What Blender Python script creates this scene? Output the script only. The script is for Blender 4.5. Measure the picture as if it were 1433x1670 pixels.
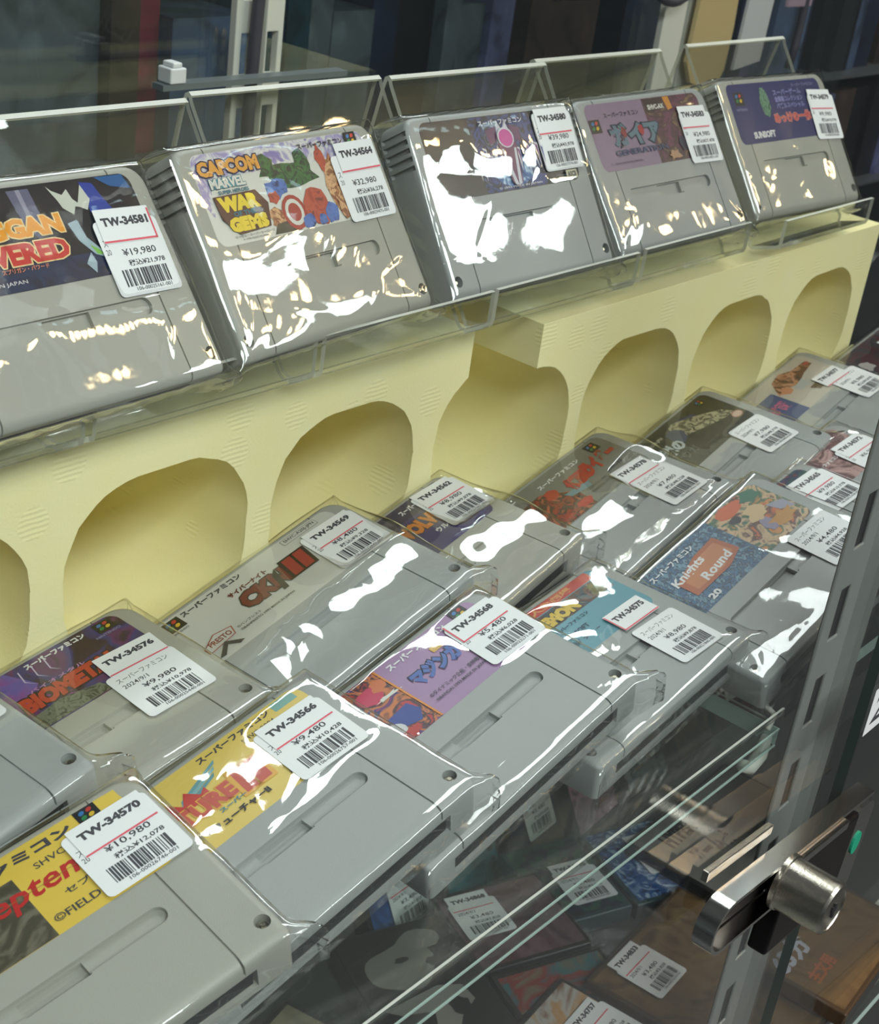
import bpy, bmesh, math, random
import numpy as np
from mathutils import Matrix, Vector

for o in list(bpy.data.objects):
    bpy.data.objects.remove(o)
SC = bpy.context.scene
COL = SC.collection
S = 0.001                      # everything below is written in millimetres

# ------------------------------------------------------------------ camera
RC = [[0.643071, -0.754876, 0.12893], [-0.267162, -0.378922, -0.886026], [0.717694, 0.535332, -0.445348]]
cam = bpy.data.cameras.new('camera')
cam_ob = bpy.data.objects.new('camera', cam)
COL.objects.link(cam_ob)
xr, yd, zf = (Vector(r) for r in RC)
m3 = Matrix((xr, -yd, -zf)).transposed()
cam_ob.matrix_world = Matrix.Translation(Vector((-406.47, -282.16, 332.61)) * S) @ m3.to_4x4()
cam.sensor_fit = 'VERTICAL'
cam.sensor_height = 24.0
cam.lens = 2449.46 / 1670 * 24.0
cam.clip_start = 0.01
cam.clip_end = 50
cam.dof.use_dof = True
cam.dof.focus_distance = 0.60
cam.dof.aperture_fstop = 24.0
SC.camera = cam_ob

# ------------------------------------------------------------------ view + world + lights
SC.view_settings.view_transform = 'Standard'
SC.view_settings.look = 'None'
SC.view_settings.gamma = 1
SC.view_settings.use_curve_mapping = False
SC.view_settings.exposure = -0.08
SC.cycles.max_bounces = 14
SC.cycles.diffuse_bounces = 6
SC.cycles.glossy_bounces = 5
SC.cycles.transmission_bounces = 8
SC.cycles.transparent_max_bounces = 48
SC.cycles.caustics_reflective = False
SC.cycles.caustics_refractive = False
SC.cycles.sample_clamp_indirect = 6.0

W = bpy.data.worlds.new('world')
SC.world = W
W.use_nodes = True
W.node_tree.nodes['Background'].inputs[0].default_value = (0.62, 0.72, 0.78, 1)
W.node_tree.nodes['Background'].inputs[1].default_value = 0.06


def area(name, loc, target, sx, sy, radiance, col):
    l = bpy.data.lights.new(name, 'AREA')
    l.shape = 'RECTANGLE'
    l.size = sx
    l.size_y = sy
    l.energy = radiance * math.pi * sx * sy
    l.color = col
    o = bpy.data.objects.new(name, l)
    COL.objects.link(o)
    o.location = loc
    d = Vector(target) - Vector(loc)
    o.rotation_euler = d.to_track_quat('-Z', 'Y').to_euler()
    return o


WHITE = (0.94, 1.0, 0.99)
area('ceiling_light_front', (2.45, -1.37, 1.42), (2.45, -1.37, 0), 0.58, 0.30, 34.0, WHITE)
area('ceiling_light_back', (1.02, 1.05, 1.42), (1.02, 1.05, 0), 1.36, 0.12, 30.0, WHITE)
area('ceiling_light_above', (0.96, 0.39, 1.42), (0.96, 0.39, 0), 1.15, 0.20, 17.0, WHITE)
area('fill_light_left', (-0.75, -1.25, 1.42), (-0.75, -1.25, 0), 1.2, 0.6, 24.0, WHITE)  # unseen fill light, added to lift the foam
area('fill_light_right', (1.0, -1.75, 1.42), (1.0, -1.75, 0), 1.2, 0.34, 30.0, WHITE)  # second added fill, out of view, brightens the right foam front
for x in (1.27, 1.71, 1.96):
    area('blue_screen_light', (x, -0.76, 1.41), (x, -0.76, 0), 0.15, 0.055, 5.5, (0.62, 0.86, 1.0))
for k, (x, y, z) in enumerate([(1.02 + 0.085 * i, -0.765 + 0.010 * i, 1.12) for i in range(6)] + [(2.1, -1.05, 1.35), (2.3, -1.08, 1.35), (2.85, -1.18, 1.35), (3.1, -1.2, 1.35)]):
    l = bpy.data.lights.new('warm_bulb', 'POINT')
    l.shadow_soft_size = 0.027
    l.energy = 2.4
    l.color = (1.0, 0.66, 0.32)
    o = bpy.data.objects.new('warm_bulb', l)
    COL.objects.link(o)
    o.location = (x, y, z)

# ------------------------------------------------------------------ materials
MATS = {}


def nt_of(name):
    m = bpy.data.materials.new(name)
    m.use_nodes = True
    return m, m.node_tree, m.node_tree.nodes, m.node_tree.links


def col(name, rgb, rough=0.5, metal=0.0, spec=0.5, var=0.0, bump=0.0, scale=900.0, emit=None):
    if name in MATS:
        return MATS[name]
    m, nt, N, L = nt_of(name)
    b = N['Principled BSDF']
    b.inputs['Base Color'].default_value = (*rgb, 1)
    b.inputs['Roughness'].default_value = rough
    b.inputs['Metallic'].default_value = metal
    b.inputs['Specular IOR Level'].default_value = spec
    if var or bump:
        tc = N.new('ShaderNodeTexCoord')
        no = N.new('ShaderNodeTexNoise')
        no.inputs['Scale'].default_value = scale
        no.inputs['Detail'].default_value = 4
        L.new(tc.outputs['Object'], no.inputs['Vector'])
        if var:
            mx = N.new('ShaderNodeMix')
            mx.data_type = 'RGBA'
            mx.inputs['A'].default_value = (*[c * (1 - var) for c in rgb], 1)
            mx.inputs['B'].default_value = (*[min(1, c * (1 + var)) for c in rgb], 1)
            L.new(no.outputs['Fac'], mx.inputs['Factor'])
            L.new(mx.outputs['Result'], b.inputs['Base Color'])
        if bump:
            bp = N.new('ShaderNodeBump')
            bp.inputs['Strength'].default_value = bump
            bp.inputs['Distance'].default_value = 0.0003
            L.new(no.outputs['Fac'], bp.inputs['Height'])
            L.new(bp.outputs['Normal'], b.inputs['Normal'])
    MATS[name] = m
    return m


def film(name, tint=(1, 1, 1), rough=0.03, gain=1.0, bumps=((90, 0.5, 0.0006), (420, 0.35, 0.0001)), milk=0.0, milkcol=(0.8, 0.85, 0.8)):
    """thin clear sheet: transparent + mirror by Fresnel, with fine crinkles in the normal"""
    if name in MATS:
        return MATS[name]
    m, nt, N, L = nt_of(name)
    N.remove(N['Principled BSDF'])
    out = N['Material Output']
    tr = N.new('ShaderNodeBsdfTransparent')
    tr.inputs[0].default_value = (*tint, 1)
    gl = N.new('ShaderNodeBsdfGlossy')
    gl.inputs['Roughness'].default_value = rough
    # Schlick reflectance, the same from both faces of the sheet
    ge = N.new('ShaderNodeNewGeometry')
    dt = N.new('ShaderNodeVectorMath')
    dt.operation = 'DOT_PRODUCT'
    L.new(ge.outputs['Incoming'], dt.inputs[0])
    L.new(ge.outputs['Normal'], dt.inputs[1])

    def mth(op, a_, b_=None, clamp=False):
        q = N.new('ShaderNodeMath')
        q.operation = op
        q.use_clamp = clamp
        for i_, x_ in enumerate((a_, b_)):
            if x_ is None:
                continue
            if isinstance(x_, (int, float)):
                q.inputs[i_].default_value = x_
            else:
                L.new(x_, q.inputs[i_])
        return q.outputs[0]
    k1 = mth('SUBTRACT', 1.0, mth('ABSOLUTE', dt.outputs['Value']), True)
    k5 = mth('POWER', k1, 5.0)
    rf = mth('MULTIPLY', mth('ADD', mth('MULTIPLY', k5, 0.96), 0.04), gain, True)
    mx = N.new('ShaderNodeMixShader')
    L.new(rf, mx.inputs[0])
    L.new(tr.outputs[0], mx.inputs[1])
    L.new(gl.outputs[0], mx.inputs[2])
    last = mx.outputs[0]
    if milk:
        df = N.new('ShaderNodeBsdfDiffuse')
        df.inputs[0].default_value = (*milkcol, 1)
        m2 = N.new('ShaderNodeMixShader')
        m2.inputs[0].default_value = milk
        L.new(last, m2.inputs[1])
        L.new(df.outputs[0], m2.inputs[2])
        last = m2.outputs[0]
    L.new(last, out.inputs[0])
    if bumps:
        tc = N.new('ShaderNodeTexCoord')
        oi = N.new('ShaderNodeObjectInfo')
        ad = N.new('ShaderNodeVectorMath')
        ad.operation = 'ADD'
        L.new(tc.outputs['Object'], ad.inputs[0])
        L.new(oi.outputs['Location'], ad.inputs[1])
        prev = None
        for sc, st, di in bumps:
            no = N.new('ShaderNodeTexNoise')
            no.inputs['Scale'].default_value = sc
            no.inputs['Detail'].default_value = 2
            L.new(ad.outputs[0], no.inputs['Vector'])
            bp = N.new('ShaderNodeBump')
            bp.inputs['Strength'].default_value = st
            bp.inputs['Distance'].default_value = di
            L.new(no.outputs['Fac'], bp.inputs['Height'])
            if prev:
                L.new(prev.outputs[0], bp.inputs['Normal'])
            prev = bp
        L.new(prev.outputs[0], gl.inputs['Normal'])
        L.new(prev.outputs[0], dt.inputs[1])
    MATS[name] = m
    return m


def art(name, cols, scale=160, seed=0.0, detail=3.0, dist=1.5, rough=0.35, mode='noise'):
    """printed picture: blotches of the given colours, fixed in the object's own space"""
    if name in MATS:
        return MATS[name]
    m, nt, N, L = nt_of(name)
    b = N['Principled BSDF']
    b.inputs['Roughness'].default_value = rough
    tc = N.new('ShaderNodeTexCoord')
    mp = N.new('ShaderNodeMapping')
    mp.inputs['Location'].default_value = (seed, seed * 0.7, seed * 0.3)
    L.new(tc.outputs['Object'], mp.inputs['Vector'])
    if mode == 'noise':
        no = N.new('ShaderNodeTexNoise')
        no.inputs['Detail'].default_value = detail
        no.inputs['Distortion'].default_value = dist
        fac = no.outputs['Fac']
        no.inputs['Scale'].default_value = scale
        L.new(mp.outputs[0], no.inputs['Vector'])
    else:
        n0 = N.new('ShaderNodeTexNoise')
        n0.inputs['Scale'].default_value = scale * 0.7
        L.new(mp.outputs[0], n0.inputs['Vector'])
        mxv = N.new('ShaderNodeMix')
        mxv.data_type = 'VECTOR'
        mxv.inputs['Factor'].default_value = 0.012
        L.new(mp.outputs[0], mxv.inputs['A'])
        L.new(n0.outputs['Color'], mxv.inputs['B'])
        no = N.new('ShaderNodeTexVoronoi')
        no.inputs['Scale'].default_value = scale
        L.new(mxv.outputs['Result'], no.inputs['Vector'])
        sp = N.new('ShaderNodeSeparateColor')
        L.new(no.outputs['Color'], sp.inputs[0])
        fac = sp.outputs[0]
    cr = N.new('ShaderNodeValToRGB')
    e = cr.color_ramp.elements
    n = len(cols)
    lo, hi = (0.3, 0.7) if mode == 'noise' else (0.0, 1.0)
    e[0].position = lo
    e[0].color = (*cols[0], 1)
    e[1].position = hi
    e[1].color = (*cols[-1], 1)
    for i in range(1, n - 1):
        x = e.new(lo + (hi - lo) * i / (n - 1))
        x.color = (*cols[i], 1)
    cr.color_ramp.interpolation = 'EASE' if mode == 'noise' else 'CONSTANT'
    L.new(fac, cr.inputs[0])
    L.new(cr.outputs[0], b.inputs['Base Color'])
    MATS[name] = m
    return m


def s2l(r, g, b):
    f = lambda c: (c / 255 / 12.92) if c <= 10 else ((c / 255 + 0.055) / 1.055) ** 2.4
    return tuple(f(c) ** 1.14 for c in (r, g, b))


M_cart = col('grey_plastic', (0.40, 0.415, 0.40), 0.42, var=0.04, bump=0.25, scale=2500)
M_cartY = col('yellowed_grey_plastic', (0.42, 0.415, 0.36), 0.42, var=0.05, bump=0.25, scale=2500)
M_dark = col('slot_shade_black', (0.018, 0.018, 0.02), 0.5)
M_metal = col('screw_metal', (0.45, 0.42, 0.33), 0.25, metal=1.0)
M_paper = col('white_sticker', (0.80, 0.81, 0.82), 0.5)
M_ink = col('black_ink', (0.045, 0.045, 0.055), 0.6)
M_red = col('red_ink', (0.72, 0.10, 0.14), 0.6)
M_film = film('clear_film', rough=0.035, gain=2.1, bumps=((40, 0.26, 0.0006), (240, 0.12, 0.0001)))
M_acr = film('clear_acrylic', tint=(0.972, 0.975, 0.96), rough=0.02, gain=1.3, bumps=None, milk=0.01, milkcol=(0.7, 0.72, 0.6))
M_acre = film('acrylic_edge', tint=(0.80, 0.80, 0.66), rough=0.25, gain=1.5, bumps=None, milk=0.6, milkcol=(0.93, 0.93, 0.84))  # pale milky colour stands in for light gathered in the edges
M_glass = film('clear_glass', tint=(0.955, 0.985, 0.975), rough=0.0, gain=1.4, bumps=None)
M_door = film('door_glass', tint=(0.965, 0.98, 0.975), rough=0.0, gain=1.0, bumps=None, milk=0.004, milkcol=(0.55, 0.65, 0.7))
M_gedge = col('green_glass_edge', (0.006, 0.03, 0.024), 0.15)
M_gedge2 = film('pale_glass_edge', tint=(0.7, 0.85, 0.8), rough=0.15, gain=2.0, bumps=None, milk=0.6, milkcol=(0.62, 0.78, 0.72))
M_steel = col('painted_post', (0.42, 0.43, 0.41), 0.38, metal=0.25, var=0.03, scale=200)
M_chrome = col('nickel', (0.62, 0.58, 0.50), 0.22, metal=1.0, bump=0.3, scale=1800)
M_bright = col('bright_steel', (0.75, 0.74, 0.72), 0.15, metal=1.0)

# ------------------------------------------------------------------ mesh helpers


class MB:
    def __init__(s):
        s.v, s.f, s.m = [], [], []

    def add(s, verts, faces, mat=0):
        o = len(s.v)
        s.v += [tuple(v) for v in verts]
        s.f += [tuple(i + o for i in f) for f in faces]
        s.m += [mat] * len(faces)
        return s

    def box(s, x0, x1, y0, y1, z0, z1, mat=0):
        v = [(x, y, z) for z in (z0, z1) for y in (y0, y1) for x in (x0, x1)]
        return s.add(v, [(0, 2, 3, 1), (4, 5, 7, 6), (0, 1, 5, 4), (2, 6, 7, 3), (0, 4, 6, 2), (1, 3, 7, 5)], mat)

    def flat(s, pts, z, mat=0):
        return s.add([(x, y, z) for x, y in pts], [tuple(range(len(pts)))], mat)

    def prism(s, pts, z0, z1, mat=0, side=None):
        n = len(pts)
        v = [(x, y, z0) for x, y in pts] + [(x, y, z1) for x, y in pts]
        s.add(v, [tuple(range(n))[::-1], tuple(range(n, 2 * n))], mat)
        return s.add(v, [(i, (i + 1) % n, n + (i + 1) % n, n + i) for i in range(n)], mat if side is None else side)

    def tube(s, path, r, n=10, mat=0):
        P = [Vector(p) for p in path]
        rings = []
        for i, p in enumerate(P):
            d = (P[min(i + 1, len(P) - 1)] - P[max(i - 1, 0)]).normalized()
            a = d.orthogonal().normalized() if i == 0 else (a - d * a.dot(d)).normalized()
            b = d.cross(a)
            rr = r[i] if isinstance(r, (list, tuple)) else r
            rings.append([p + (a * math.cos(t) + b * math.sin(t)) * rr for t in (2 * math.pi * k / n for k in range(n))])
        v = [q for R in rings for q in R]
        f = [(i * n + k, i * n + (k + 1) % n, (i + 1) * n + (k + 1) % n, (i + 1) * n + k) for i in range(len(P) - 1) for k in range(n)]
        f += [tuple(range(n))[::-1], tuple((len(P) - 1) * n + k for k in range(n))]
        return s.add(v, f, mat)

    def xf(s, M):
        s.v = [tuple(M @ Vector(v)) for v in s.v]
        return s

    def mesh(s, name, mats, smooth=None):
        me = bpy.data.meshes.new(name)
        me.from_pydata([(x * S, y * S, z * S) for x, y, z in s.v], [], s.f)
        for m in mats:
            me.materials.append(m)
        me.polygons.foreach_set('material_index', s.m)
        if smooth is not None:
            me.polygons.foreach_set('use_smooth', [True] * len(me.polygons))
            if smooth < 180:
                me.set_sharp_from_angle(angle=math.radians(smooth))
        me.update()
        return me

    def build(s, name, mats, parent=None, smooth=None, **kw):
        return link(name, s.mesh(name, mats if isinstance(mats, (list, tuple)) else [mats], smooth), parent, **kw)


def tag(o, label=None, category=None, group=None, kind=None):
    for k, v in (('label', label), ('category', category), ('group', group), ('kind', kind)):
        if v:
            o[k] = v
    return o


def link(name, me, parent=None, bevel=0, **kw):
    o = bpy.data.objects.new(name, me)
    COL.objects.link(o)
    if parent is not None:
        o.parent = parent
    if bevel:
        b = o.modifiers.new('bevel', 'BEVEL')
        b.width = bevel * S
        b.segments = 3
        b.limit_method = 'ANGLE'
        b.harden_normals = False
    return tag(o, **kw)


def empty(name, loc=(0, 0, 0), rot=None, **kw):
    o = bpy.data.objects.new(name, None)
    o.empty_display_size = 0.02
    COL.objects.link(o)
    M = Matrix.Translation(Vector(loc) * S)
    if rot is not None:
        M = M @ rot.to_4x4()
    o.matrix_world = M
    return tag(o, **kw)


def eul(y, p, r):
    return Matrix.Rotation(y, 3, 'Z') @ Matrix.Rotation(r, 3, 'Y') @ Matrix.Rotation(p, 3, 'X')


def rrect(x0, x1, y0, y1, r, n=6):
    rs = r if isinstance(r, (list, tuple)) else (r, r, r, r)   # BL BR TR TL
    pts = []
    for (cx, cy, a0), rr in zip(((x0, y0, 180), (x1, y0, 270), (x1, y1, 0), (x0, y1, 90)), rs):
        sx = 1 if cx == x0 else -1
        sy = 1 if cy == y0 else -1
        for k in range(n + 1):
            a = math.radians(a0 + 90 * k / n)
            pts.append((cx + sx * rr + rr * math.cos(a), cy + sy * rr + rr * math.sin(a)))
    return pts


def rot2(pts, a, cx=0, cy=0):
    c, s_ = math.cos(a), math.sin(a)
    return [(cx + x * c - y * s_, cy + x * s_ + y * c) for x, y in pts]


TXT = {}


def text_geo(s, bold=0.0):
    key = (s, bold)
    if key not in TXT:
        cu = bpy.data.curves.new('t', 'FONT')
        cu.body = s
        cu.resolution_u = 2
        cu.offset = bold
        ob = bpy.data.objects.new('t', cu)
        COL.objects.link(ob)
        dg = bpy.context.evaluated_depsgraph_get()
        me = bpy.data.meshes.new_from_object(ob.evaluated_get(dg))
        v = [(p.co.x, p.co.y) for p in me.vertices]
        f = [tuple(q.vertices) for q in me.polygons]
        bpy.data.objects.remove(ob)
        bpy.data.meshes.remove(me)
        bpy.data.curves.remove(cu)
        xs = [p[0] for p in v] or [0, 1]
        ys = [p[1] for p in v] or [0, 1]
        TXT[key] = (v, f, min(xs), max(xs), min(ys), max(ys))
    return TXT[key]


class Flat:
    """a stack of printed layers in the (u, v) plane, each a hair above the last"""

    def __init__(s, base_w, step=0.03):
        s.mb = MB()
        s.w = base_w
        s.step = step
        s.mats = []

    def mi(s, m):
        if m not in s.mats:
            s.mats.append(m)
        return s.mats.index(m)

    def poly(s, pts, m, up=1):
        s.w += s.step * up
        s.mb.flat(pts, s.w, s.mi(m))
        return s

    def rect(s, x0, x1, y0, y1, m, r=0.0, up=1):
        return s.poly(rrect(x0, x1, y0, y1, r) if r else [(x0, y0), (x1, y0), (x1, y1), (x0, y1)], m, up)

    def text(s, t, x0, x1, y0, y1, m, bold=0.02, shear=0.0, rot=0.0, outline=None, ow=0.05):
        for k, (mm, bb) in enumerate(([(outline, bold + ow)] if outline else []) + [(m, bold)]):
            v, f, a, b, c, d = text_geo(t, bb)
            va, vb, vc, vd = text_geo(t, bold)[2:]
            s.w += s.step
            sx, sy = (x1 - x0) / max(vb - va, 1e-6), (y1 - y0) / max(vd - vc, 1e-6)
            q = [((p[0] - va) * sx + (p[1] - vc) * sy * shear, (p[1] - vc) * sy) for p in v]
            q = rot2(q, rot)
            s.mb.add([(x0 + x, y0 + y, s.w) for x, y in q], f, s.mi(mm))
        return s

    def blob(s, cx, cy, rx, ry, m, seed=0, n=14, jag=0.25, rot=0.0):
        r = random.Random(seed)
        pts = []
        for k in range(n):
            a = 2 * math.pi * k / n
            q = 1 + r.uniform(-jag, jag)
            pts.append((rx * q * math.cos(a), ry * q * math.sin(a)))
        return s.poly(rot2(pts, rot, cx, cy), m)

    def ell(s, cx, cy, rx, ry, m, rot=0.0):
        return s.poly(rot2([(rx * math.cos(2 * math.pi * k / 16), ry * math.sin(2 * math.pi * k / 16)) for k in range(16)], rot, cx, cy), m)

    def build(s, name, parent, **kw):
        # a thin body under the print so the sticker is a solid sheet
        return s.mb.build(name, s.mats, parent, **kw)

# ------------------------------------------------------------------ the game cartridge body (cut once, shared by every cartridge)
TH = 18.6


def boolean(me, cutters):
    a = bpy.data.objects.new('a', me)
    COL.objects.link(a)
    obs = [a]
    for c in cutters:
        cm = c.mesh('c', [])
        bmx = bmesh.new()
        bmx.from_mesh(cm)
        bmesh.ops.recalc_face_normals(bmx, faces=bmx.faces)
        bmx.to_mesh(cm)
        bmx.free()
        co = bpy.data.objects.new('c', cm)
        COL.objects.link(co)
        obs.append(co)
        md = a.modifiers.new('b', 'BOOLEAN')
        md.operation = 'DIFFERENCE'
        md.solver = 'EXACT'
        md.object = co
    dg = bpy.context.evaluated_depsgraph_get()
    out = bpy.data.meshes.new_from_object(a.evaluated_get(dg))
    for o in obs:
        bpy.data.objects.remove(o)
    return out


def xprism(pts, x0, x1):
    """(y, z) outline extruded along x"""
    m = MB()
    m.prism(pts, x0, x1)
    m.v = [(z, x, y) for x, y, z in m.v]
    return m


def cart_mesh():
    rings = []
    R = 2.6
    for k in range(6):
        a = math.pi / 2 * k / 5
        i = R * (1 - math.cos(a))
        ib = 4.6 * (1 - math.cos(a)) ** 0.9
        w = -R * (1 - math.sin(a)) * (1.0)
        rings.append((rrect(-64 + i, 64 - i, -43.6 + ib, 43.6 - i, (2.5, 2.5, 8.5, 8.5)), w))
    rings.insert(0, (rings[0][0], -TH + 1.0))
    rings.insert(0, (rrect(-63, 63, -42.6, 42.6, (2.5, 2.5, 8, 8)), -TH))
    m = MB()
    n = len(rings[0][0])
    v = [(x, y, w) for pts, w in rings for x, y in pts]
    f = [(i * n + k, i * n + (k + 1) % n, (i + 1) * n + (k + 1) % n, (i + 1) * n + k) for i in range(len(rings) - 1) for k in range(n)]
    f += [tuple(range(n))[::-1], tuple((len(rings) - 1) * n + k for k in range(n))]
    m.add(v, f)
    body = m.mesh('cartridge_body', [])
    G = [(-50, -6.2), (-42.6, -6.2), (-42.0, -3.6), (-40.6, -2.0), (-38.5, -0.95), (50, -0.95), (50, 2), (-50, 2)]
    c1 = MB()
    for u in (-45.5, 45.5):
        g = xprism(G, u - 0.38, u + 0.38)
        c1.add(g.v, g.f)
    st = rrect(-40, 40, -15.2, -8.4, 3.39)
    c1.prism(st, -1.7, 2)
    for u in (-59.0, 59.0):
        c1.prism([(u + 2.7 * math.cos(t), -35.3 + 2.7 * math.sin(t)) for t in (math.pi * k / 9 for k in range(18))], -3.4, 2)
        for v_ in (36.9, 33.0, 28.9, 24.8, 20.6):
            a, b = (-70, -61.6) if u < 0 else (61.6, 70)
            c1.box(a, b, v_ - 1.15, v_ + 1.15, -TH + 1.6, -1.2)
    c1.box(-50, 50, -50, -36, -15.2, -6.9)
    c2 = MB()
    c2.box(-11, 11, -15.9, -9.0, -3.6, 2)
    me = boolean(body, [c1, c2])
    me.polygons.foreach_set('use_smooth', [True] * len(me.polygons))
    me.set_sharp_from_angle(angle=math.radians(32))
    return me


CART = cart_mesh()
CART.materials.clear()
CART.materials.append(M_cart)
mb = MB()
mb.box(-49, 49, -42.2, -37, -14.6, -7.5)
CONN = mb.mesh('connector', [M_dark])
mb = MB()
mb.prism([(1.9 * math.cos(t), 1.9 * math.sin(t)) for t in (math.pi * k / 8 for k in range(16))], -3.4, -2.2)
mb.prism([(0.8 * math.cos(t), 0.8 * math.sin(t)) for t in (math.pi * k / 5 for k in range(10))], -2.2, -1.5)
SCREW = mb.mesh('screw', [M_metal])


def sleeve_mesh(seed, flats, tight=1.0, ear=True, hump=None):
    rg = np.random.default_rng(seed)
    nu, nv = 110, 80
    ext = 19.5
    U = np.linspace(-66 - ext, 66 + ext, nu)
    V = np.linspace(-45.2 - ext, 45.2 + ext, nv)
    gu, gv = np.meshgrid(U, V)
    u = np.clip(gu, -66, 66)
    v = np.clip(gv, -45.2, 45.2)
    eu, ev = np.abs(gu) - 66, np.abs(gv) - 45.2
    e = np.maximum(np.maximum(eu, ev), 0)
    h = np.full_like(u, 0.0)
    for k in range(7):                       # slack
        a = rg.uniform(0, math.pi)
        wl = rg.uniform(22, 60)
        h += 0.14 * tight * np.sin((u * math.cos(a) + v * math.sin(a)) * 2 * math.pi / wl + rg.uniform(0, 6.3)) * wl / 40
    for cx, cy in ((66, -45), (-66, -45), (66, 45), (-66, 45)):   # gathers running out of the corners
        dx, dy = u - cx, v - cy
        r = np.hypot(dx, dy) + 1e-3
        th = np.arctan2(dy, dx)
        amp = rg.uniform(0.2, 0.6) * tight
        kk = rg.integers(6, 12)
        h += amp * np.exp(-r / rg.uniform(14, 26)) * (1 - np.exp(-r / 5)) * np.abs(np.sin(th * kk + rg.uniform(0, 6) + 0.8 * np.sin(r / 9)))
    for k in range(9):                       # single creases
        px, py, a = rg.uniform(-55, 55), rg.uniform(-40, 30), rg.uniform(-0.9, 0.9) + (math.pi / 2 if rg.random() < 0.3 else 0)
        t = (u - px) * math.cos(a) + (v - py) * math.sin(a)
        d = -(u - px) * math.sin(a) + (v - py) * math.cos(a)
        h += rg.uniform(0.1, 0.4) * tight * np.exp(-(d / rg.uniform(0.7, 1.8)) ** 2) * np.exp(-(t / rg.uniform(9, 24)) ** 2)
    if hump:                                 # the loose sheet stands off in a long fold
        hc, ha, hs, hk = hump
        vv = v - hc - hk * u + 2.2 * np.sin(u * 0.075 + seed) + 0.7 * np.sin(u * 0.21 + 3 * seed)
        h += ha * np.exp(-(vv / hs) ** 2) * (1 + 0.16 * np.sin(u * 0.10 + 2 * seed) + 0.06 * np.sin(u * 0.27 + seed))
    h = 0.95 + h * 0.9
    h = np.maximum(h, 0.36 + 0.05 * np.tanh(h))
    for (a, b, c, d) in flats:
        k = 1 / (1 + np.exp(-(u - a) / 1.2)) / (1 + np.exp((u - b) / 1.2)) / (1 + np.exp(-(v - c) / 1.2)) / (1 + np.exp((v - d) / 1.2))
        h = h * (1 - k) + 0.55 * k
    w = h.copy()
    # near the rim the sheet bends over the edge
    rim = np.minimum(66 - np.abs(u), 45.2 - np.abs(v))
    w -= 1.6 * np.exp(-np.clip(rim, 0, None) / 1.6) * (e <= 0)
    w = np.where(e > 0, -1.0 - e * (TH / ext), w)
    side = 0.5 * np.sin(gu * 0.21 + seed) * np.sin(gv * 0.17 + 2 * seed) + 0.4 * np.sin((gu + gv) * 0.5)
    bul = np.where(e > 0, (0.5 + 0.5 * side) * np.sin(np.clip(e / ext, 0, 1) * math.pi), 0)
    x = u + np.sign(u) * bul * (eu > 0)
    y = v + np.sign(v) * bul * (ev > 0)
    if ear:
        for cx, cy, am in ((66, -45.2, rg.uniform(5, 9)), (-66, -45.2, rg.uniform(0, 4)), (66, 45.2, rg.uniform(0, 3))):
            d = np.hypot(x - cx, y - cy)
            k = am * np.exp(-(d / 4.0) ** 2) * (e > 0) * (0.75 + 0.25 * np.sin(gu * 0.55 + gv * 0.4))
            x += np.sign(cx) * k
            y += np.sign(cy) * k * 0.6
            w += np.where(e > 0, 0.3 * k, 0)
    vs = np.stack([x, y, w], -1).reshape(-1, 3) * S
    fs = [(j * nu + i, j * nu + i + 1, (j + 1) * nu + i + 1, (j + 1) * nu + i) for j in range(nv - 1) for i in range(nu - 1)]
    me = bpy.data.meshes.new('plastic_sleeve')
    me.from_pydata(vs.tolist(), [], fs)
    me.polygons.foreach_set('use_smooth', [True] * len(fs))
    me.materials.append(M_film)
    return me


def price_tag(parent, c, rot, price, tax, full=True, seed=1, w0=0.78, small=False, name='price_tag'):
    """white price sticker 32 x 30 mm"""
    F = Flat(w0, 0.02)
    F.rect(-16, 16, -15, 15, M_paper, 2.2)
    if full:
        F.text('スーパーファミコン', -13, 11, 9.2, 12.2, M_ink, 0.0)
        F.text('2024/9/1', -13, -1.5, 5.2, 7.6, M_ink, 0.005)
    else:
        F.text('ス', -14.6, -12.4, 5.0, 7.6, M_ink, 0.0)
        F.text('20', -14.6, -12.2, 1.8, 4.0, M_ink, 0.0)
    F.text('¥' + price, -7, 10 if len(price) > 5 else 8.5, 0.2, 3.4, M_ink, 0.01)
    F.text('税込¥' + tax, -6, 12.5 if len(tax) > 5 else 11, -3.6, -1.0, M_ink, 0.015)
    r = random.Random(seed)
    u = -11.0
    F.w += 0.02
    while u < 11.5:
        bw = r.choice((0.28, 0.28, 0.5, 0.75, 1.0))
        F.mb.flat([(u, -11.3), (u + bw, -11.3), (u + bw, -4.6), (u, -4.6)], F.w, F.mi(M_ink))
        u += bw + r.choice((0.3, 0.3, 0.5, 0.8))
    F.text('106-0002%d-001' % r.randint(1000, 9999), -7, 11, -13.2, -11.7, M_ink, 0.0)
    F.mb.xf(Matrix.Translation((c[0], c[1], 0)) @ Matrix.Rotation(math.radians(rot), 4, 'Z'))
    return F.build(name, parent)


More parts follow.
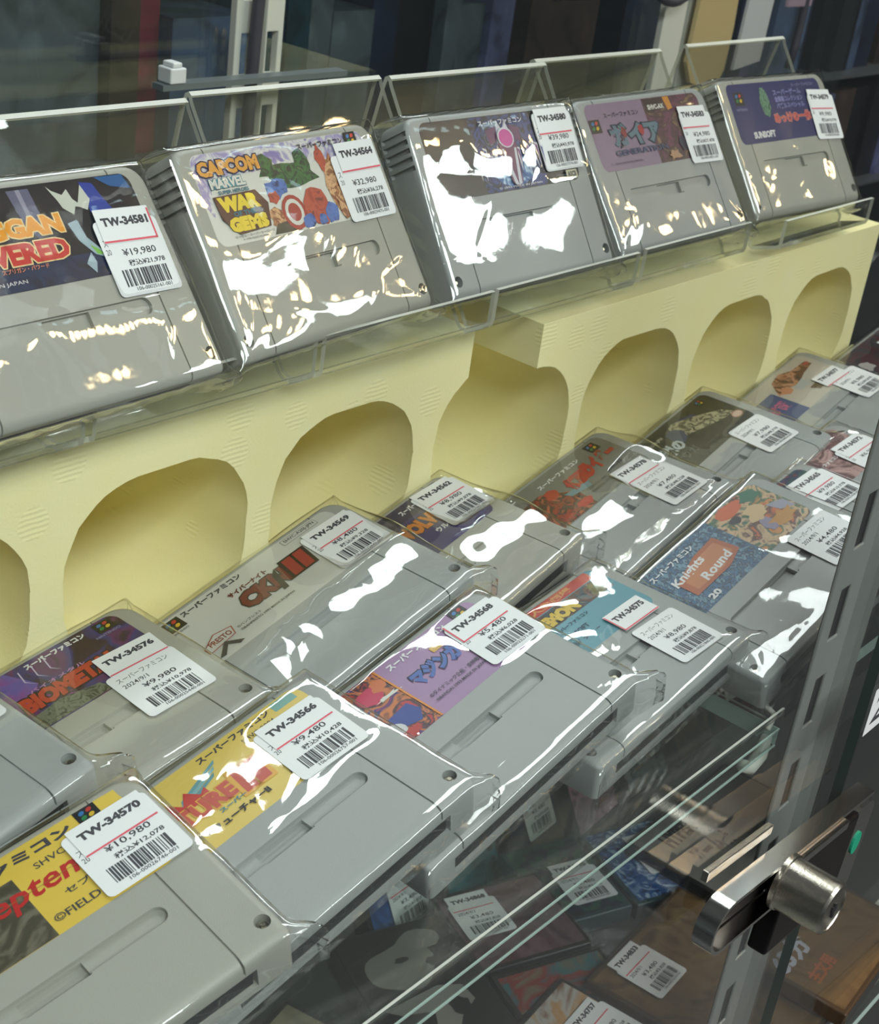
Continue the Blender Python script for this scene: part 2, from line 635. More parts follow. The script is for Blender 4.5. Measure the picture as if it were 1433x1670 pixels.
def number_tag(parent, c, rot, num, w=27.5, h=13.5, side=0, w0=1.0):
    """small numbered strip with a red rule, stuck over the top of the price sticker"""
    F = Flat(w0, 0.02)
    F.rect(-w / 2, w / 2, -h / 2, h / 2, M_paper, 0.4)
    F.rect(-w / 2 + 0.2, w / 2 - 0.2, -h / 2 + 0.2, -h / 2 + 1.0, M_red)
    if side > 0:
        F.rect(w / 2 - 1.0, w / 2 - 0.1, -h / 2 + 0.2, h / 2 - 1, M_red, up=0)
    if side < 0:
        F.rect(-w / 2 + 0.1, -w / 2 + 0.9, -h / 2 + 0.2, h / 2 - 0.5, M_red, up=0)
    F.text(num, -w / 2 + 2.2, w / 2 - 2.0, 0.4 - h * 0.04, 3.9 - h * 0.04, M_ink, 0.055)
    F.mb.xf(Matrix.Translation((c[0], c[1], 0)) @ Matrix.Rotation(math.radians(rot), 4, 'Z'))
    return F.build('number_tag', parent)


def cartridge(pos, e, label, group, labelfn, price, tax, num, pt, ns, full=False, aged=False, seed=1, tight=1.0, side=0, ear=True, hump=None):
    R = eul(*e)
    t = empty('game_cartridge', pos, R, label=label, category='game cartridge', group=group)
    b = link('shell', CART, t)
    if aged:
        b.material_slots[0].link = 'OBJECT'
        b.material_slots[0].material = M_cartY
    link('connector', CONN, t, label='black connector opening')
    for u in (-59.0, 59.0):
        s = link('screw', SCREW, t)
        s.location = (u * S, -35.3 * S, 0)
    F = Flat(0.02, 0.025)
    labelfn(F)
    F.build('label', t)
    fl = []
    if pt:
        fl.append((pt[0] - 17, pt[0] + 17, pt[1] - 16, pt[1] + 16))
    if ns:
        fl.append((ns[0] - 15, ns[0] + 15, ns[1] - 8, ns[1] + 8))
    link('plastic_sleeve', sleeve_mesh(seed, fl, tight, ear, hump), t, label='clear crinkled plastic sleeve')
    if pt:
        price_tag(t, pt[:2], pt[2], price, tax, full, seed)
    if ns:
        number_tag(t, ns[:2], ns[2], num, side=side)
    return t


# ------------------------------------------------------------------ printed labels
def P(name, r, g, b):
    return col('print_' + name, s2l(r, g, b), 0.32)


def base(F, m, r=5.0, right=5.0):
    F.rect(-55.3, 55.3, 2.4, 40.4, m, r)


def sfc_logo(F, x, y, s=3.6):
    F.rect(x - s * 1.25, x + s * 1.25, y - s, y + s, P('black', 22, 22, 24))
    for dx, dy, c in ((-0.45, 0.42, ('blue', 60, 130, 190)), (0.42, 0.45, ('redd', 200, 60, 50)), (-0.5, -0.28, ('grn', 40, 140, 80)), (0.36, -0.3, ('yel', 225, 190, 50))):
        F.ell(x + dx * s, y + dy * s, s * 0.36, s * 0.26, P(*c), 0.5)


SF = 'スーパーファミコン'


def lab_A(F):      # dark blue mecha picture
    base(F, P('navyblk', 16, 22, 40))
    F.rect(-55, 55, 2.6, 12, art('a_low', [s2l(14, 28, 60), s2l(22, 50, 92), s2l(10, 18, 40)], 60, 3), up=1)
    F.poly([(-4, 39), (6, 39), (7, 28), (9, 22), (2, 20), (-2, 27)], P('mgrey', 112, 112, 138))
    F.poly([(0, 39), (2, 39), (3, 24), (1, 22)], P('mgrey2', 160, 158, 175))
    F.poly([(14, 39), (16, 37), (20, 35), (23, 37), (24, 33), (28, 29), (24, 30), (22, 27), (18, 30), (17, 33)], P('bone', 214, 216, 205))
    F.poly([(30, 39), (36, 38), (38, 33), (41, 27), (34, 26), (30, 27)], P('mblue', 32, 72, 168))
    F.poly([(25, 30), (30, 38), (32, 32), (29, 28)], P('bone', 214, 216, 205))
    F.poly([(38, 40), (52, 40), (54, 34), (44, 36)], P('teal2', 26, 104, 164))
    F.poly([(17, 24), (22, 25), (23, 18), (28, 12), (32, 8), (24, 11), (19, 17)], P('pale', 170, 190, 200))
    F.poly([(23, 15), (26, 13), (29, 10), (25, 11)], P('lime', 140, 200, 90))
    F.poly([(21, 4), (23, 8), (22, 12), (18, 8)], P('pale', 170, 190, 200))
    F.poly([(26, 3), (36, 3), (38, 8), (33, 11), (28, 9)], P('slate', 62, 74, 96))
    o = P('orange_red', 214, 66, 62)
    F.text('SPRIGGAN', -42, 14.5, 21.3, 28.6, P('orange', 246, 170, 50), 0.055, 0.0, 0.0, P('cream', 248, 222, 170), 0.05)
    F.text('SPRIGGAN', -42, 14.5, 21.3, 23.9, P('orange_low', 226, 92, 74), 0.0) if False else None
    F.text('POWERED', -42, 13.2, 11.6, 19.6, o, 0.055, 0.0, 0.0, P('cream', 248, 222, 170), 0.05)
    F.text('スプリガン・パワード', -20, 1, 9.2, 11.0, P('salmon', 236, 150, 120), 0.02)
    F.text('MADE IN JAPAN', -34, -11, 4.6, 6.4, P('white', 235, 235, 235), 0.0)
    sfc_logo(F, -48, 35)
    F.text(SF, -42, -18, 34, 37, P('white', 235, 235, 235), 0.02)


def lab_B(F):      # white label with lilac clouds and crowd of coloured figures (figures left as plain colour shapes)
    base(F, P('offwhite', 224, 224, 216))
    lil = art('lilac', [s2l(226, 226, 222), s2l(170, 160, 205), s2l(226, 226, 222), s2l(140, 130, 190)], 95, 1, rough=0.3)
    F.poly(rrect(-55.2, 55.2, 30, 40.3, (0.5, 0.5, 5, 5)), lil)
    F.poly([(-55, 36), (-46, 36), (-48, 28), (-51, 18), (-52, 14), (-55, 20)], lil)
    sx = 0
    gr = art('b_green', [s2l(24, 70, 40), s2l(52, 120, 62), s2l(20, 50, 40), s2l(84, 140, 80)], 150, 2)
    rd = art('b_red', [s2l(176, 66, 44), s2l(200, 92, 66), s2l(120, 40, 40)], 150, 3)
    br = art('b_brown', [s2l(214, 150, 96), s2l(150, 92, 58), s2l(232, 186, 140), s2l(90, 58, 44)], 170, 4)
    bl = art('b_blue', [s2l(52, 86, 160), s2l(92, 130, 200), s2l(40, 56, 110)], 140, 5)
    F.blob(-13, 31, 5.5, 5.5, gr, 3, 12, 0.45)
    F.blob(2, 26, 14, 6.5, gr, 4, 16, 0.25)
    F.blob(9, 29, 5, 7, gr, 5, 14, 0.15)
    F.blob(-12, 22, 6, 4.5, bl, 6, 12, 0.35)
    F.blob(-15, 18, 4, 3, rd, 7, 12, 0.3)
    F.blob(26, 19, 6, 14, br, 8, 16, 0.25)
    F.blob(22, 31, 3, 6, rd, 9, 12, 0.25)
    F.blob(-15, 9, 7, 4.5, br, 10, 14, 0.35)
    F.poly([(-22, 3), (-5, 2.8), (-8, 8), (-19, 7)], P('olive', 70, 66, 44))
    F.ell(-6, 10.5, 7.4, 7.6, P('shred', 178, 62, 48))
    F.ell(-6, 10.5, 5.6, 5.8, P('offwhite', 224, 224, 216))
    F.ell(-6, 10.5, 3.9, 4.0, P('shred', 178, 62, 48))
    F.blob(9, 11, 8, 8.5, rd, 11, 16, 0.12)
    F.blob(1, 5.8, 4, 3.2, bl, 12, 12, 0.2)
    F.blob(17, 7, 5, 4.3, bl, 13, 12, 0.25)
    F.blob(10, 5, 3, 2.2, bl, 14, 10, 0.3)
    F.blob(30, 9, 6, 6, br, 15, 14, 0.3)
    F.text('CAPCOM', -53, -17, 30.8, 37.2, P('capy', 232, 170, 70), 0.06, 0, 0.0, P('capb', 50, 42, 90), 0.07)
    F.rect(-47, -30, 25.6, 29.4, P('mteal', 70, 160, 176))
    F.text('MARVEL', -49, -28.5, 25.5, 29.8, P('offwhite', 224, 224, 216), 0.05, 0, 0, P('mteal2', 40, 120, 140), 0.05)
    F.text('SUPER HEROES', -46, -28, 23.0, 24.6, P('mteal2', 40, 120, 140), 0.03)
    br2 = P('warbrown', 90, 44, 26)
    F.poly([(-50, 22.5), (-25, 22.8), (-20, 16.5), (-23, 7.0), (-42, 6.0), (-49, 13)], br2)
    F.text('WAR', -48.5, -24.5, 15.6, 22.0, P('wary', 240, 214, 50), 0.09)
    F.text('GEMS', -46.5, -23.5, 7.0, 13.2, P('wary', 240, 214, 50), 0.09)
    F.text('OF THE', -42, -29, 13.3, 15.4, P('mteal2', 40, 120, 140), 0.05)
    F.text('マーヴル・スーパーヒーローズ', -46, -22, 4.6, 5.8, M_ink, 0.01)
    F.text('© 1996 MADE IN JAPAN', -42, -26, 3.2, 4.2, M_ink, 0.0)
    F.text(SF, 9, 40, 35.6, 38.4, P('ink2', 46, 40, 66), 0.035)
    sfc_logo(F, 46, 37.0, 3.2)


def lab_C(F):      # black label, pointed silver lettering over a magenta centre
    base(F, P('blackish', 24, 24, 28))
    F.poly(rrect(-20, 28, 2.8, 40, 2), art('c_mid', [s2l(20, 22, 40), s2l(60, 78, 140), s2l(28, 26, 40), s2l(130, 150, 200)], 120, 8))
    F.ell(4, 12, 15, 8, art('c_blue', [s2l(20, 40, 90), s2l(60, 110, 170), s2l(190, 215, 235)], 130, 9))
    pr = P('cpurple', 92, 30, 96)
    for a in (-1, 1):
        F.poly([(4 + a * 5, 35), (4 + a * 13, 33), (4 + a * 12, 26), (4 + a * 6, 27)], pr)
        F.poly([(4 + a * 3, 38), (4 + a * 1, 34), (4 + a * 4, 24), (4 + a * 8, 22), (4 + a * 5, 32)], P('silver', 205, 205, 215))
    rr = random.Random(4)
    for k in range(15):
        x = -21 + 3.6 * k
        t_, b_ = rr.uniform(20, 25.5), rr.uniform(8, 13)
        F.poly([(x - 1.3, t_), (x + 1.5, t_ - 1), (x + rr.uniform(-1.5, 2.5), b_)], P('silver', 205, 205, 215))
        F.poly([(x - 0.8, t_ - 1), (x + 0.9, t_ - 2), (x + 0.4, b_ + 3)], P('cmag', 130, 56, 130) if k % 2 else P('cblu', 70, 84, 150))
    F.poly([(-3, 26), (11, 26), (8, 6), (4, 3), (0, 6)], P('cmag2', 110, 36, 92))
    F.ell(4, 28.5, 6.2, 5.2, P('silver', 205, 205, 215))
    F.ell(4, 28.3, 5.2, 4.4, P('cpink', 205, 66, 160))
    for a in (-1, 1):
        F.poly([(4 + a * 4, 23), (4 + a * 5.6, 23), (4 + a * 2.6, 5), (4, 4.5)], P('silver', 205, 205, 215))
    F.text(SF, -14, 20, 35.0, 38.0, P('silver', 205, 205, 215), 0.03)
    F.text('© 1994 MADE IN JAPAN', -12, 22, 3.2, 4.6, P('white', 235, 235, 235), 0.0)
    F.rect(43, 52, 3.4, 7.8, P('beige', 190, 186, 160), 0.4)
    F.text('ASCII', 44, 51, 4.2, 7.0, P('blackish', 24, 24, 28), 0.05)


def lab_D(F):      # mauve label, blue-steel slanted lettering, dark picture on the right
    base(F, P('mauve', 152, 130, 156))
    F.poly(rrect(-1, 55.2, 2.5, 40.3, (0.3, 0.3, 5, 0.3)), art('d_pic', [s2l(56, 34, 44), s2l(120, 60, 92), s2l(80, 50, 60), s2l(150, 120, 90)], 75, 11))
    F.poly([(0, 39.8), (20, 39.8), (18, 33), (2, 32)], P('dbrown', 60, 40, 40))
    F.poly([(20, 40), (26, 40), (27, 33), (22, 32)], P('amber', 216, 150, 56))
    F.text('SHVC-AX', 3, 19, 33.4, 36.4, P('offwhite', 224, 224, 216), 0.05)
    F.text(SF, -40, -7, 31.8, 34.8, P('ink2', 46, 40, 66), 0.03)
    sfc_logo(F, -50, 28, 3.8)
    st = P('steelblue', 104, 132, 148)
    F.text('ガイア', -38, 10, 15, 28, st, 0.05, -0.25, 0.0, P('dsteel', 40, 52, 78), 0.06)
    F.blob(-27, 23, 2.6, 3, P('redpatch', 150, 50, 50), 3)
    F.blob(-10, 23, 2.6, 3.5, P('redpatch2', 176, 40, 56), 4)
    F.text('GENERATION', -40, 10, 10, 13.4, P('dsteel2', 74, 84, 120), 0.04, -0.2)
    F.text('© 1994 MADE IN JAPAN', -48, -18, 5.2, 6.8, P('mauveink', 110, 80, 110), 0.0)
    F.blob(28, 12, 6, 5, P('dindigo', 42, 36, 70), 6)
    F.blob(14, 6, 6, 3, P('dpeach', 190, 150, 120), 7, jag=0.4)


def lab_E(F):      # royal blue label
    base(F, P('royal', 36, 44, 112))
    sfc_logo(F, -44, 31, 4.2)
    F.text('NINTENDO', -50, -38, 23.4, 25, P('lav', 150, 150, 190), 0.02)
    F.blob(-16, 27, 5.2, 9.5, art('e_leaf', [s2l(40, 80, 70), s2l(120, 160, 130), s2l(60, 100, 90)], 160, 2), 5, 16, 0.12)
    for y, t in ((31, 'スーパーゲーム'), (26.6, '倉庫番コレクション'), (22.2, 'パズルスペシャル')):
        F.text(t, -4, 30, y, y + 4.0, P('lav2', 150, 150, 200), 0.04)
    F.text('めっけの一休', -11, 34, 13.2, 20.0, P('coral', 214, 96, 92), 0.06, 0, 0, P('coral2', 235, 190, 180), 0.03)
    F.text('SUNSOFT', -40, -15, 5.2, 9.6, P('white', 235, 235, 235), 0.06)
    F.text(SF, 20, 48, 35.6, 38, P('lav', 150, 150, 190), 0.03)


def lab_F(F):      # yellow label, brown picture on the left
    base(F, P('yellow', 236, 206, 92))
    F.poly(rrect(-55.2, 11.2, 2.5, 40.3, (5, 0.2, 0.2, 5)), art('f_pic', [s2l(110, 104, 84), s2l(84, 80, 62), s2l(128, 122, 104), s2l(60, 58, 44)], 60, 4, detail=6))
    F.rect(-55, 55, 30.5, 40.2, P('yellow', 236, 206, 92), 0.3)
    F.text(SF, -30, 36, 33.8, 38.6, M_ink, 0.06)
    F.text('SHVC-AX', 19, 38, 28.6, 31.2, M_ink, 0.01)
    F.text('September', -8, 52, 16.5, 27.5, P('scarlet', 204, 52, 48), 0.02, 0.25)
    F.text('セプテンバー', 21, 48, 13.5, 16.2, M_ink, 0.02)
    F.text('©FIELD 1995', 13, 41, 6.5, 9.6, M_ink, 0.01)
    F.rect(5, 45, 22.0, 22.2, P('tan', 160, 130, 70))
    sfc_logo(F, 43, 37.0, 3.2)


def lab_G(F):      # yellow label, rainbow wedge lettering
    base(F, P('yellow2', 232, 206, 112))
    F.text(SF, 4, 39, 35.8, 39.2, M_ink, 0.05)
    F.text('SHVC-2004', 22, 38, 32.0, 34.0, M_ink, 0.01)
    F.rect(41, 52, 35, 39.6, P('tealpatch', 140, 184, 176), 0.3)
    F.text('SUPER', -40, -22, 22, 28, P('redl', 206, 74, 66), 0.05, 0.15, 0.0, P('goldl', 232, 180, 80), 0.05)
    for k, (c, y) in enumerate((('s1', 33.4), ('s2', 31.0), ('s3', 28.6))):
        F.poly([(-12 - 3 * k, y - 6), (9 - 2 * k, y + 1.0), (8 - 2 * k, y - 0.6), (-13 - 3 * k, y - 8)], P(c, *((120, 170, 176), (140, 186, 190), (110, 160, 170))[k]))
    F.poly([(-20, 22), (-17, 30), (-13, 25), (-9, 30), (-5, 25), (-2, 27), (-2, 22)], P('redl', 206, 74, 66))
    F.text('FUTURE', -31, 5.5, 15.5, 23.5, P('redl2', 206, 94, 76), 0.06, 0.0, 0.0, P('goldl', 232, 180, 80), 0.05)
    F.text('II', 6.5, 18.5, 13.0, 25.0, P('redl2', 206, 94, 76), 0.06, 0.12, 0.0, P('goldl', 232, 180, 80), 0.07)
    F.text('スーパー', -6, 6, 12.4, 14.6, P('teal3', 90, 140, 150), 0.05)
    F.text('バック・トゥ・ザ・フューチャーII', -50, 13, 7.0, 10.6, M_ink, 0.045)
    F.text('TM', 19, 21, 19, 20.4, M_ink, 0.01)
    F.poly([(23, 8), (30, 8), (28, 15), (25, 15)], M_ink)
    F.poly([(26, 8), (30, 8), (28.5, 11)], M_red)


def lab_H(F):      # lilac label, colourful picture on the left behind an orange rule
    base(F, P('lilac2', 176, 142, 180))
    F.poly(rrect(-55.2, -3.4, 2.5, 40.3, (5, 0.2, 0.2, 5)), art('h_pic', [s2l(196, 50, 96), s2l(200, 70, 60), s2l(60, 40, 60), s2l(214, 130, 70), s2l(40, 50, 120), s2l(200, 60, 90)], 78, 6, detail=4))
    F.blob(-14, 31, 6.5, 5.5, P('gpink', 206, 52, 96), 4)
    F.blob(-8, 33, 4, 3, P('gorange', 214, 124, 74), 5)
    F.poly([(-20, 17), (-8, 18), (-6, 12), (-10, 7), (-20, 10)], P('gblue', 44, 74, 156))
    F.ell(-24, 10, 7, 4.6, P('gwhite', 214, 214, 214))
    F.blob(-27, 16, 5, 3.5, P('gblack', 26, 28, 34), 6)
    F.blob(-10, 26, 7, 1.2, P('offwhite', 224, 224, 216), 7, jag=0.5)
    F.blob(-18, 5.5, 4.5, 2.5, P('gred', 190, 56, 48), 8)
    F.poly([(-4.4, 40), (-3.4, 40), (-3.0, 2.6), (-4.0, 2.6)], P('orangerule', 226, 150, 60))
    F.text(SF, 1, 36, 34.4, 38.2, P('white', 235, 235, 235), 0.05)
    F.rect(21, 31, 28.6, 31.8, P('goldbar', 218, 178, 80), 0.3)
    F.text('マジンガー', 2, 36, 19, 28, P('mzblue', 84, 116, 186), 0.07, 0.15, 0.0, P('mznavy', 34, 44, 84), 0.07)
    F.text('Z', 30, 38, 18.6, 23.4, P('goldbar', 218, 178, 80), 0.06, 0.2)
    F.text('©ダイナミック企画・東映動画', 1, 33, 11.6, 14.0, P('hink', 70, 56, 84), 0.01)
    F.text('©BANDAI 1993 MADE IN JAPAN', 1, 32, 8.2, 10.2, P('hink', 70, 56, 84), 0.01)
    sfc_logo(F, 46, 36.6, 3.4)


def lab_I(F):      # teal label with red banner
    base(F, P('itel', 108, 166, 180))
    F.poly(rrect(-20, 50, 34.5, 40.2, 0.5), P('ibanner', 206, 84, 72))
    F.text('爆笑人生劇場', -14, 34, 35.4, 39.2, P('igold', 226, 170, 110), 0.04)
    F.rect(-20, 52, 24, 34, art('i_mid', [s2l(60, 46, 40), s2l(120, 84, 60), s2l(60, 90, 100), s2l(170, 150, 120)], 90, 3))
    F.text('ドEMON', -8, 26, 24.6, 33, P('igrn', 226, 196, 70), 0.08, 0, 0, P('iblk', 44, 40, 40), 0.07)
    F.blob(44, 28, 6, 4, P('iolive', 120, 116, 50), 5)
    F.text('スーパーファミコン', -4, 24, 19.4, 22, P('inavy', 40, 66, 90), 0.03)
    F.text('SYSTEM SOFT', -10, 16, 13.6, 16.4, P('inavy', 40, 66, 90), 0.03)
    F.text('株式会社 タイトー', -10, 18, 8.4, 11.6, P('inavy', 40, 66, 90), 0.03)


def lab_J(F):      # blue mottled label with an orange plaque, warm picture at the right
    base(F, art('j_blue', [s2l(36, 66, 110), s2l(60, 120, 160), s2l(28, 46, 80), s2l(120, 160, 180), s2l(40, 80, 120)], 260, 2, detail=5))
    F.poly(rrect(14, 55.2, 2.5, 40.3, (0.3, 5, 5, 0.3)), art('j_pic', [s2l(190, 90, 60), s2l(220, 150, 70), s2l(50, 110, 80), s2l(222, 190, 150), s2l(90, 50, 40), s2l(220, 120, 60)], 70, 9, detail=4))
    F.blob(29, 36, 10, 4.5, P('jorange', 222, 112, 56), 2, jag=0.1)
    F.blob(45, 35, 7, 4, P('jgreen', 40, 120, 90), 3)
    F.blob(25, 29, 4, 3, P('jblack', 40, 34, 34), 4)
    F.poly([(44, 24), (54, 20), (54, 12), (46, 16)], P('jgrey', 168, 168, 184))
    F.blob(36, 24, 7, 5, P('jcream', 226, 196, 150), 5, jag=0.35)
    F.blob(33, 14, 5, 6, P('jlav', 160, 150, 176), 7)
    F.blob(42, 12, 8, 5, P('jgold', 206, 150, 64), 8, jag=0.35)
    F.poly([(-34, 24), (-12, 30), (6, 31), (8, 16), (-6, 12), (-34, 12)], P('jplaque', 186, 104, 58))
    F.poly([(-30, 22), (-12, 27.6), (3, 28.4), (4.6, 18), (-8, 14), (-30, 14.4)], P('jplaque2', 206, 134, 84))
    F.text('Knights', -36, -10, 20.5, 27, P('white', 235, 235, 235), 0.03, 0.2, 0.08)
    F.text('Round', -22, 2, 14.0, 19.5, P('white', 235, 235, 235), 0.03, 0.2, 0.08)
    F.text(SF, -40, -6, 33, 37, P('white', 235, 235, 235), 0.04)
    F.text('20', -32, -24, 4.4, 8.4, P('white', 235, 235, 235), 0.05)


def lab_K(F):      # purple storm label, jagged red lettering
    base(F, art('k_bg', [s2l(40, 24, 40), s2l(110, 46, 110), s2l(70, 60, 130), s2l(60, 30, 50), s2l(150, 70, 140)], 34, 5))
    F.poly([(-20, 40.2), (2, 40.2), (8, 26), (-6, 16), (-20, 22)], art('k_sky', [s2l(60, 60, 130), s2l(120, 100, 180), s2l(150, 80, 160)], 50, 2))
    F.poly([(-8, 3), (26, 3), (24, 9), (8, 12.5), (-6, 11)], art('k_rock', [s2l(70, 74, 60), s2l(130, 136, 118), s2l(50, 50, 44)], 220, 2))
    F.text('BIOMETAL', -6, 40, 13, 22.5, P('kred', 206, 76, 52), 0.07, 0.15, 0.0, P('kdark', 60, 26, 26), 0.07)
    F.text('バイオメタル', 2, 28, 22.4, 24.6, P('kpink', 206, 150, 200), 0.02)
    for k in range(3):
        F.poly([(6 + 6 * k, 37), (6.6 + 6 * k, 37), (5 + 6 * k, 30), (7.5 + 6 * k, 26), (4.4 + 6 * k, 30)], P('kpale', 214, 200, 226))
    F.text(SF, 9.5, 38.5, 35.2, 38.8, P('white', 235, 235, 235), 0.06)
    sfc_logo(F, 47.5, 35.6, 3.4)
    F.text('NINTENDO', 40, 52, 30, 31.4, P('lav', 150, 150, 190), 0.02)


def lab_L(F):      # white label with dark red brush lettering
    base(F, P('lwhite', 214, 214, 208))
    sfc_logo(F, -44, 35.4, 3.8)
    F.text('NINTENDO', -49, -40, 29.6, 30.8, M_ink, 0.01)
    F.text(SF, -38, -3, 35.4, 39.0, M_ink, 0.05)
    F.rect(24, 46, 35.4, 39.4, P('lgrey', 150, 150, 144), 0.5)
    F.rect(24.3, 45.7, 35.7, 39.1, P('lwhite', 214, 214, 208), 0.4)
    F.text('SHVC-A20J-JPN', 25.4, 44.6, 36.2, 38.6, M_ink, 0.02)
    F.text('サイバーナイト', -17, 6, 28.4, 31.6, P('ldred', 120, 46, 42), 0.05, 0.1)
    F.text('CKN', -17, 11, 16.5, 27.2, P('ldred2', 132, 50, 46), 0.07, 0.15, 0.0, P('ldark', 50, 36, 36), 0.05)
    F.poly([(2, 14), (5, 14), (9, 28), (5, 25)], P('ldark', 50, 36, 36))
    F.text('II', 12, 24.5, 17, 28.6, P('lred3', 176, 60, 56), 0.05, 0.2, 0.0, P('ldark', 50, 36, 36), 0.07)
    F.text('©バンプレスト', -28, -14, 11.8, 13.4, M_ink, 0.0)
    F.text('©BANPRESTO 1995 MADE IN JAPAN', -28, 4, 9.0, 10.8, M_ink, 0.005)
    F.poly([(-47, 9), (-31, 10.5), (-29, 15.5), (-38, 17.5), (-47, 13)], P('lframe', 180, 90, 80))
    F.poly([(-46.4, 9.4), (-31.4, 10.9), (-29.8, 15.2), (-38, 17.0), (-46.4, 12.8)], P('lwhite', 214, 214, 208))
    F.text('PRESTO', -44, -31.5, 11.6, 14.6, P('lframe2', 150, 60, 56), 0.03)
    F.poly([(-46, 4), (-38, 10.5), (-31, 5), (-34, 4.4), (-38, 8), (-43, 3.6)], M_ink)


def lab_M(F):      # indigo label with orange lettering
    base(F, P('indigo', 72, 58, 120))
    F.rect(-55, 55, 30, 40.2, P('indigo2', 52, 40, 90), 3)
    F.text(SF, 19, 48, 33.5, 37.5, P('white', 235, 235, 235), 0.05)
    F.text('WOLVERINE', 0, 54, 18, 27.5, P('morange', 226, 140, 56), 0.07, 0, 0, P('mdark', 60, 30, 40), 0.04)
    F.text('ウルヴァリン', 20, 46, 11.6, 15.4, P('white', 235, 235, 235), 0.04)
    F.rect(46, 54, 5, 10, P('mblue2', 50, 60, 140), 1)


def lab_N(F):      # grey label with red slanted lettering and picture at lower left
    base(F, P('ngrey', 138, 138, 130))
    F.text(SF, -10, 28, 32.0, 35.4, P('white', 235, 235, 235), 0.05)
    sfc_logo(F, 43.5, 34.6, 3.6)
    F.poly([(-55, 28), (-15, 30), (-4, 22), (2, 18), (0, 3), (-50, 3), (-55, 8)], art('n_pic', [s2l(46, 34, 32), s2l(170, 60, 44), s2l(70, 60, 50), s2l(200, 110, 80), s2l(40, 50, 46)], 80, 7, detail=4))
    F.blob(-10, 25, 5, 3.5, P('nred2', 196, 70, 48), 5)
    F.blob(-4, 8, 6, 3, P('nred3', 190, 54, 54), 6)
    F.poly([(-6, 20), (14, 18), (12, 14), (-4, 16)], P('nblue', 130, 160, 170))
    F.text('仮面', 1, 22, 17.2, 28.0, P('nred', 200, 62, 52), 0.09, 0.1, 0.04)
    F.text('ライダー', 20, 50, 18.5, 31.0, P('nred', 200, 62, 52), 0.08, 0.1, 0.02)
    F.text('SHVC-KR', 29, 44, 14, 16, M_ink, 0.02)
    F.text('©石森プロ・東映', 6, 24, 12, 13.8, P('nink', 90, 90, 86), 0.0)
    F.text('©BANDAI 1993', 6, 24, 9, 10.8, P('nink', 90, 90, 86), 0.0)


def lab_O(F):      # near-black label with silver lettering
    base(F, art('o_bg', [s2l(44, 42, 34), s2l(70, 66, 50), s2l(40, 40, 36)], 60, 3))
    F.blob(18, 31, 11, 5, P('oindigo', 70, 76, 120), 2, jag=0.15)
    F.poly([(0, 34), (12, 37), (30, 30), (46, 22), (50, 14), (36, 16), (20, 20), (6, 24)], art('o_fig', [s2l(120, 116, 90), s2l(200, 194, 160), s2l(80, 76, 60), s2l(160, 152, 120)], 200, 4, detail=5))
    F.blob(2, 27, 7, 6, P('oblue', 84, 92, 116), 5, jag=0.2)
    F.ell(48, 12, 5, 3.0, P('orose', 190, 140, 124))
    F.ell(48, 12, 4.2, 2.3, P('orose2', 214, 186, 170))
    sfc_logo(F, 44, 35.6, 3.0)
    F.text('SHVC-LSM-JPN', -28, -6, 31.5, 34.4, P('obeige', 206, 200, 180), 0.04)
    F.text('伝説の', -32, -2, 17, 27.5, P('osilv', 196, 204, 206), 0.06, 0.1, 0.0, P('odk', 60, 66, 66), 0.04)
    F.text('オウガ', -24, 0, 10.0, 16.0, P('odim', 116, 118, 110), 0.02)
    F.text('©1993 QUEST', 4, 20, 8, 10, P('odim', 116, 118, 110), 0.0)


def lab_P(F):      # white label, brown picture, blue block with pink lettering
    base(F, P('pwhite', 206, 198, 188))
    F.poly(rrect(-55.2, -6, 2.5, 30, (5, 0.2, 0.2, 0.2)), P('pblue', 58, 84, 140))
    F.text('きんぎょ注意報', -44, -10, 12, 22, P('ppink', 214, 110, 156), 0.08)
    F.text('とびだせ！', -40, -26, 23.6, 26.2, P('lav', 150, 150, 190), 0.03)
    F.poly([(-6, 24), (6, 36), (20, 38), (30, 34), (48, 33), (50, 28), (34, 26), (18, 22), (10, 24)], art('p_pic', [s2l(150, 84, 52), s2l(214, 160, 130), s2l(120, 70, 46), s2l(70, 60, 60)], 110, 4))
    F.blob(4, 24, 6, 3.6, P('ppeach', 214, 150, 118), 3, jag=0.2)
    F.poly([(10, 22), (26, 24), (24, 16), (12, 17)], P('pgrey', 190, 194, 196))
    F.poly([(18, 14), (36, 15), (34, 9), (22, 8)], P('pdark', 110, 90, 70))
    F.blob(47, 31, 3.4, 1.8, P('pred', 196, 80, 80), 4)


def lab_T(F):      # dark blue-green label
    base(F, art('t_pic', [s2l(14, 24, 40), s2l(30, 90, 80), s2l(20, 40, 90), s2l(150, 60, 40), s2l(16, 20, 30)], 90, 6, detail=4))
    F.blob(4, 18, 3, 2.5, P('torange', 206, 84, 50), 3)
    F.text(SF, -40, 0, 33, 37, P('white', 235, 235, 235), 0.04)


def lab_S(F):      # pink-white label
    base(F, art('s_pic', [s2l(160, 120, 120), s2l(206, 170, 165), s2l(120, 84, 84), s2l(190, 150, 150)], 60, 6))
    F.blob(-2, 33, 9, 3.2, P('spink', 226, 190, 184), 3, jag=0.1)
    F.text(SF, 0, 30, 20, 23, P('white', 235, 235, 235), 0.04)


def lab_Z(F):
    base(F, P('zgrey', 120, 120, 126))
    F.text(SF, -40, 0, 33, 37, M_ink, 0.04)


def lab_Q(F):      # black and crimson label
    base(F, art('q_pic', [s2l(40, 34, 36), s2l(90, 30, 40), s2l(60, 56, 58), s2l(30, 26, 28)], 60, 3))
    F.blob(-10, 22, 8, 5, P('qwhite', 190, 184, 180), 3, jag=0.4)


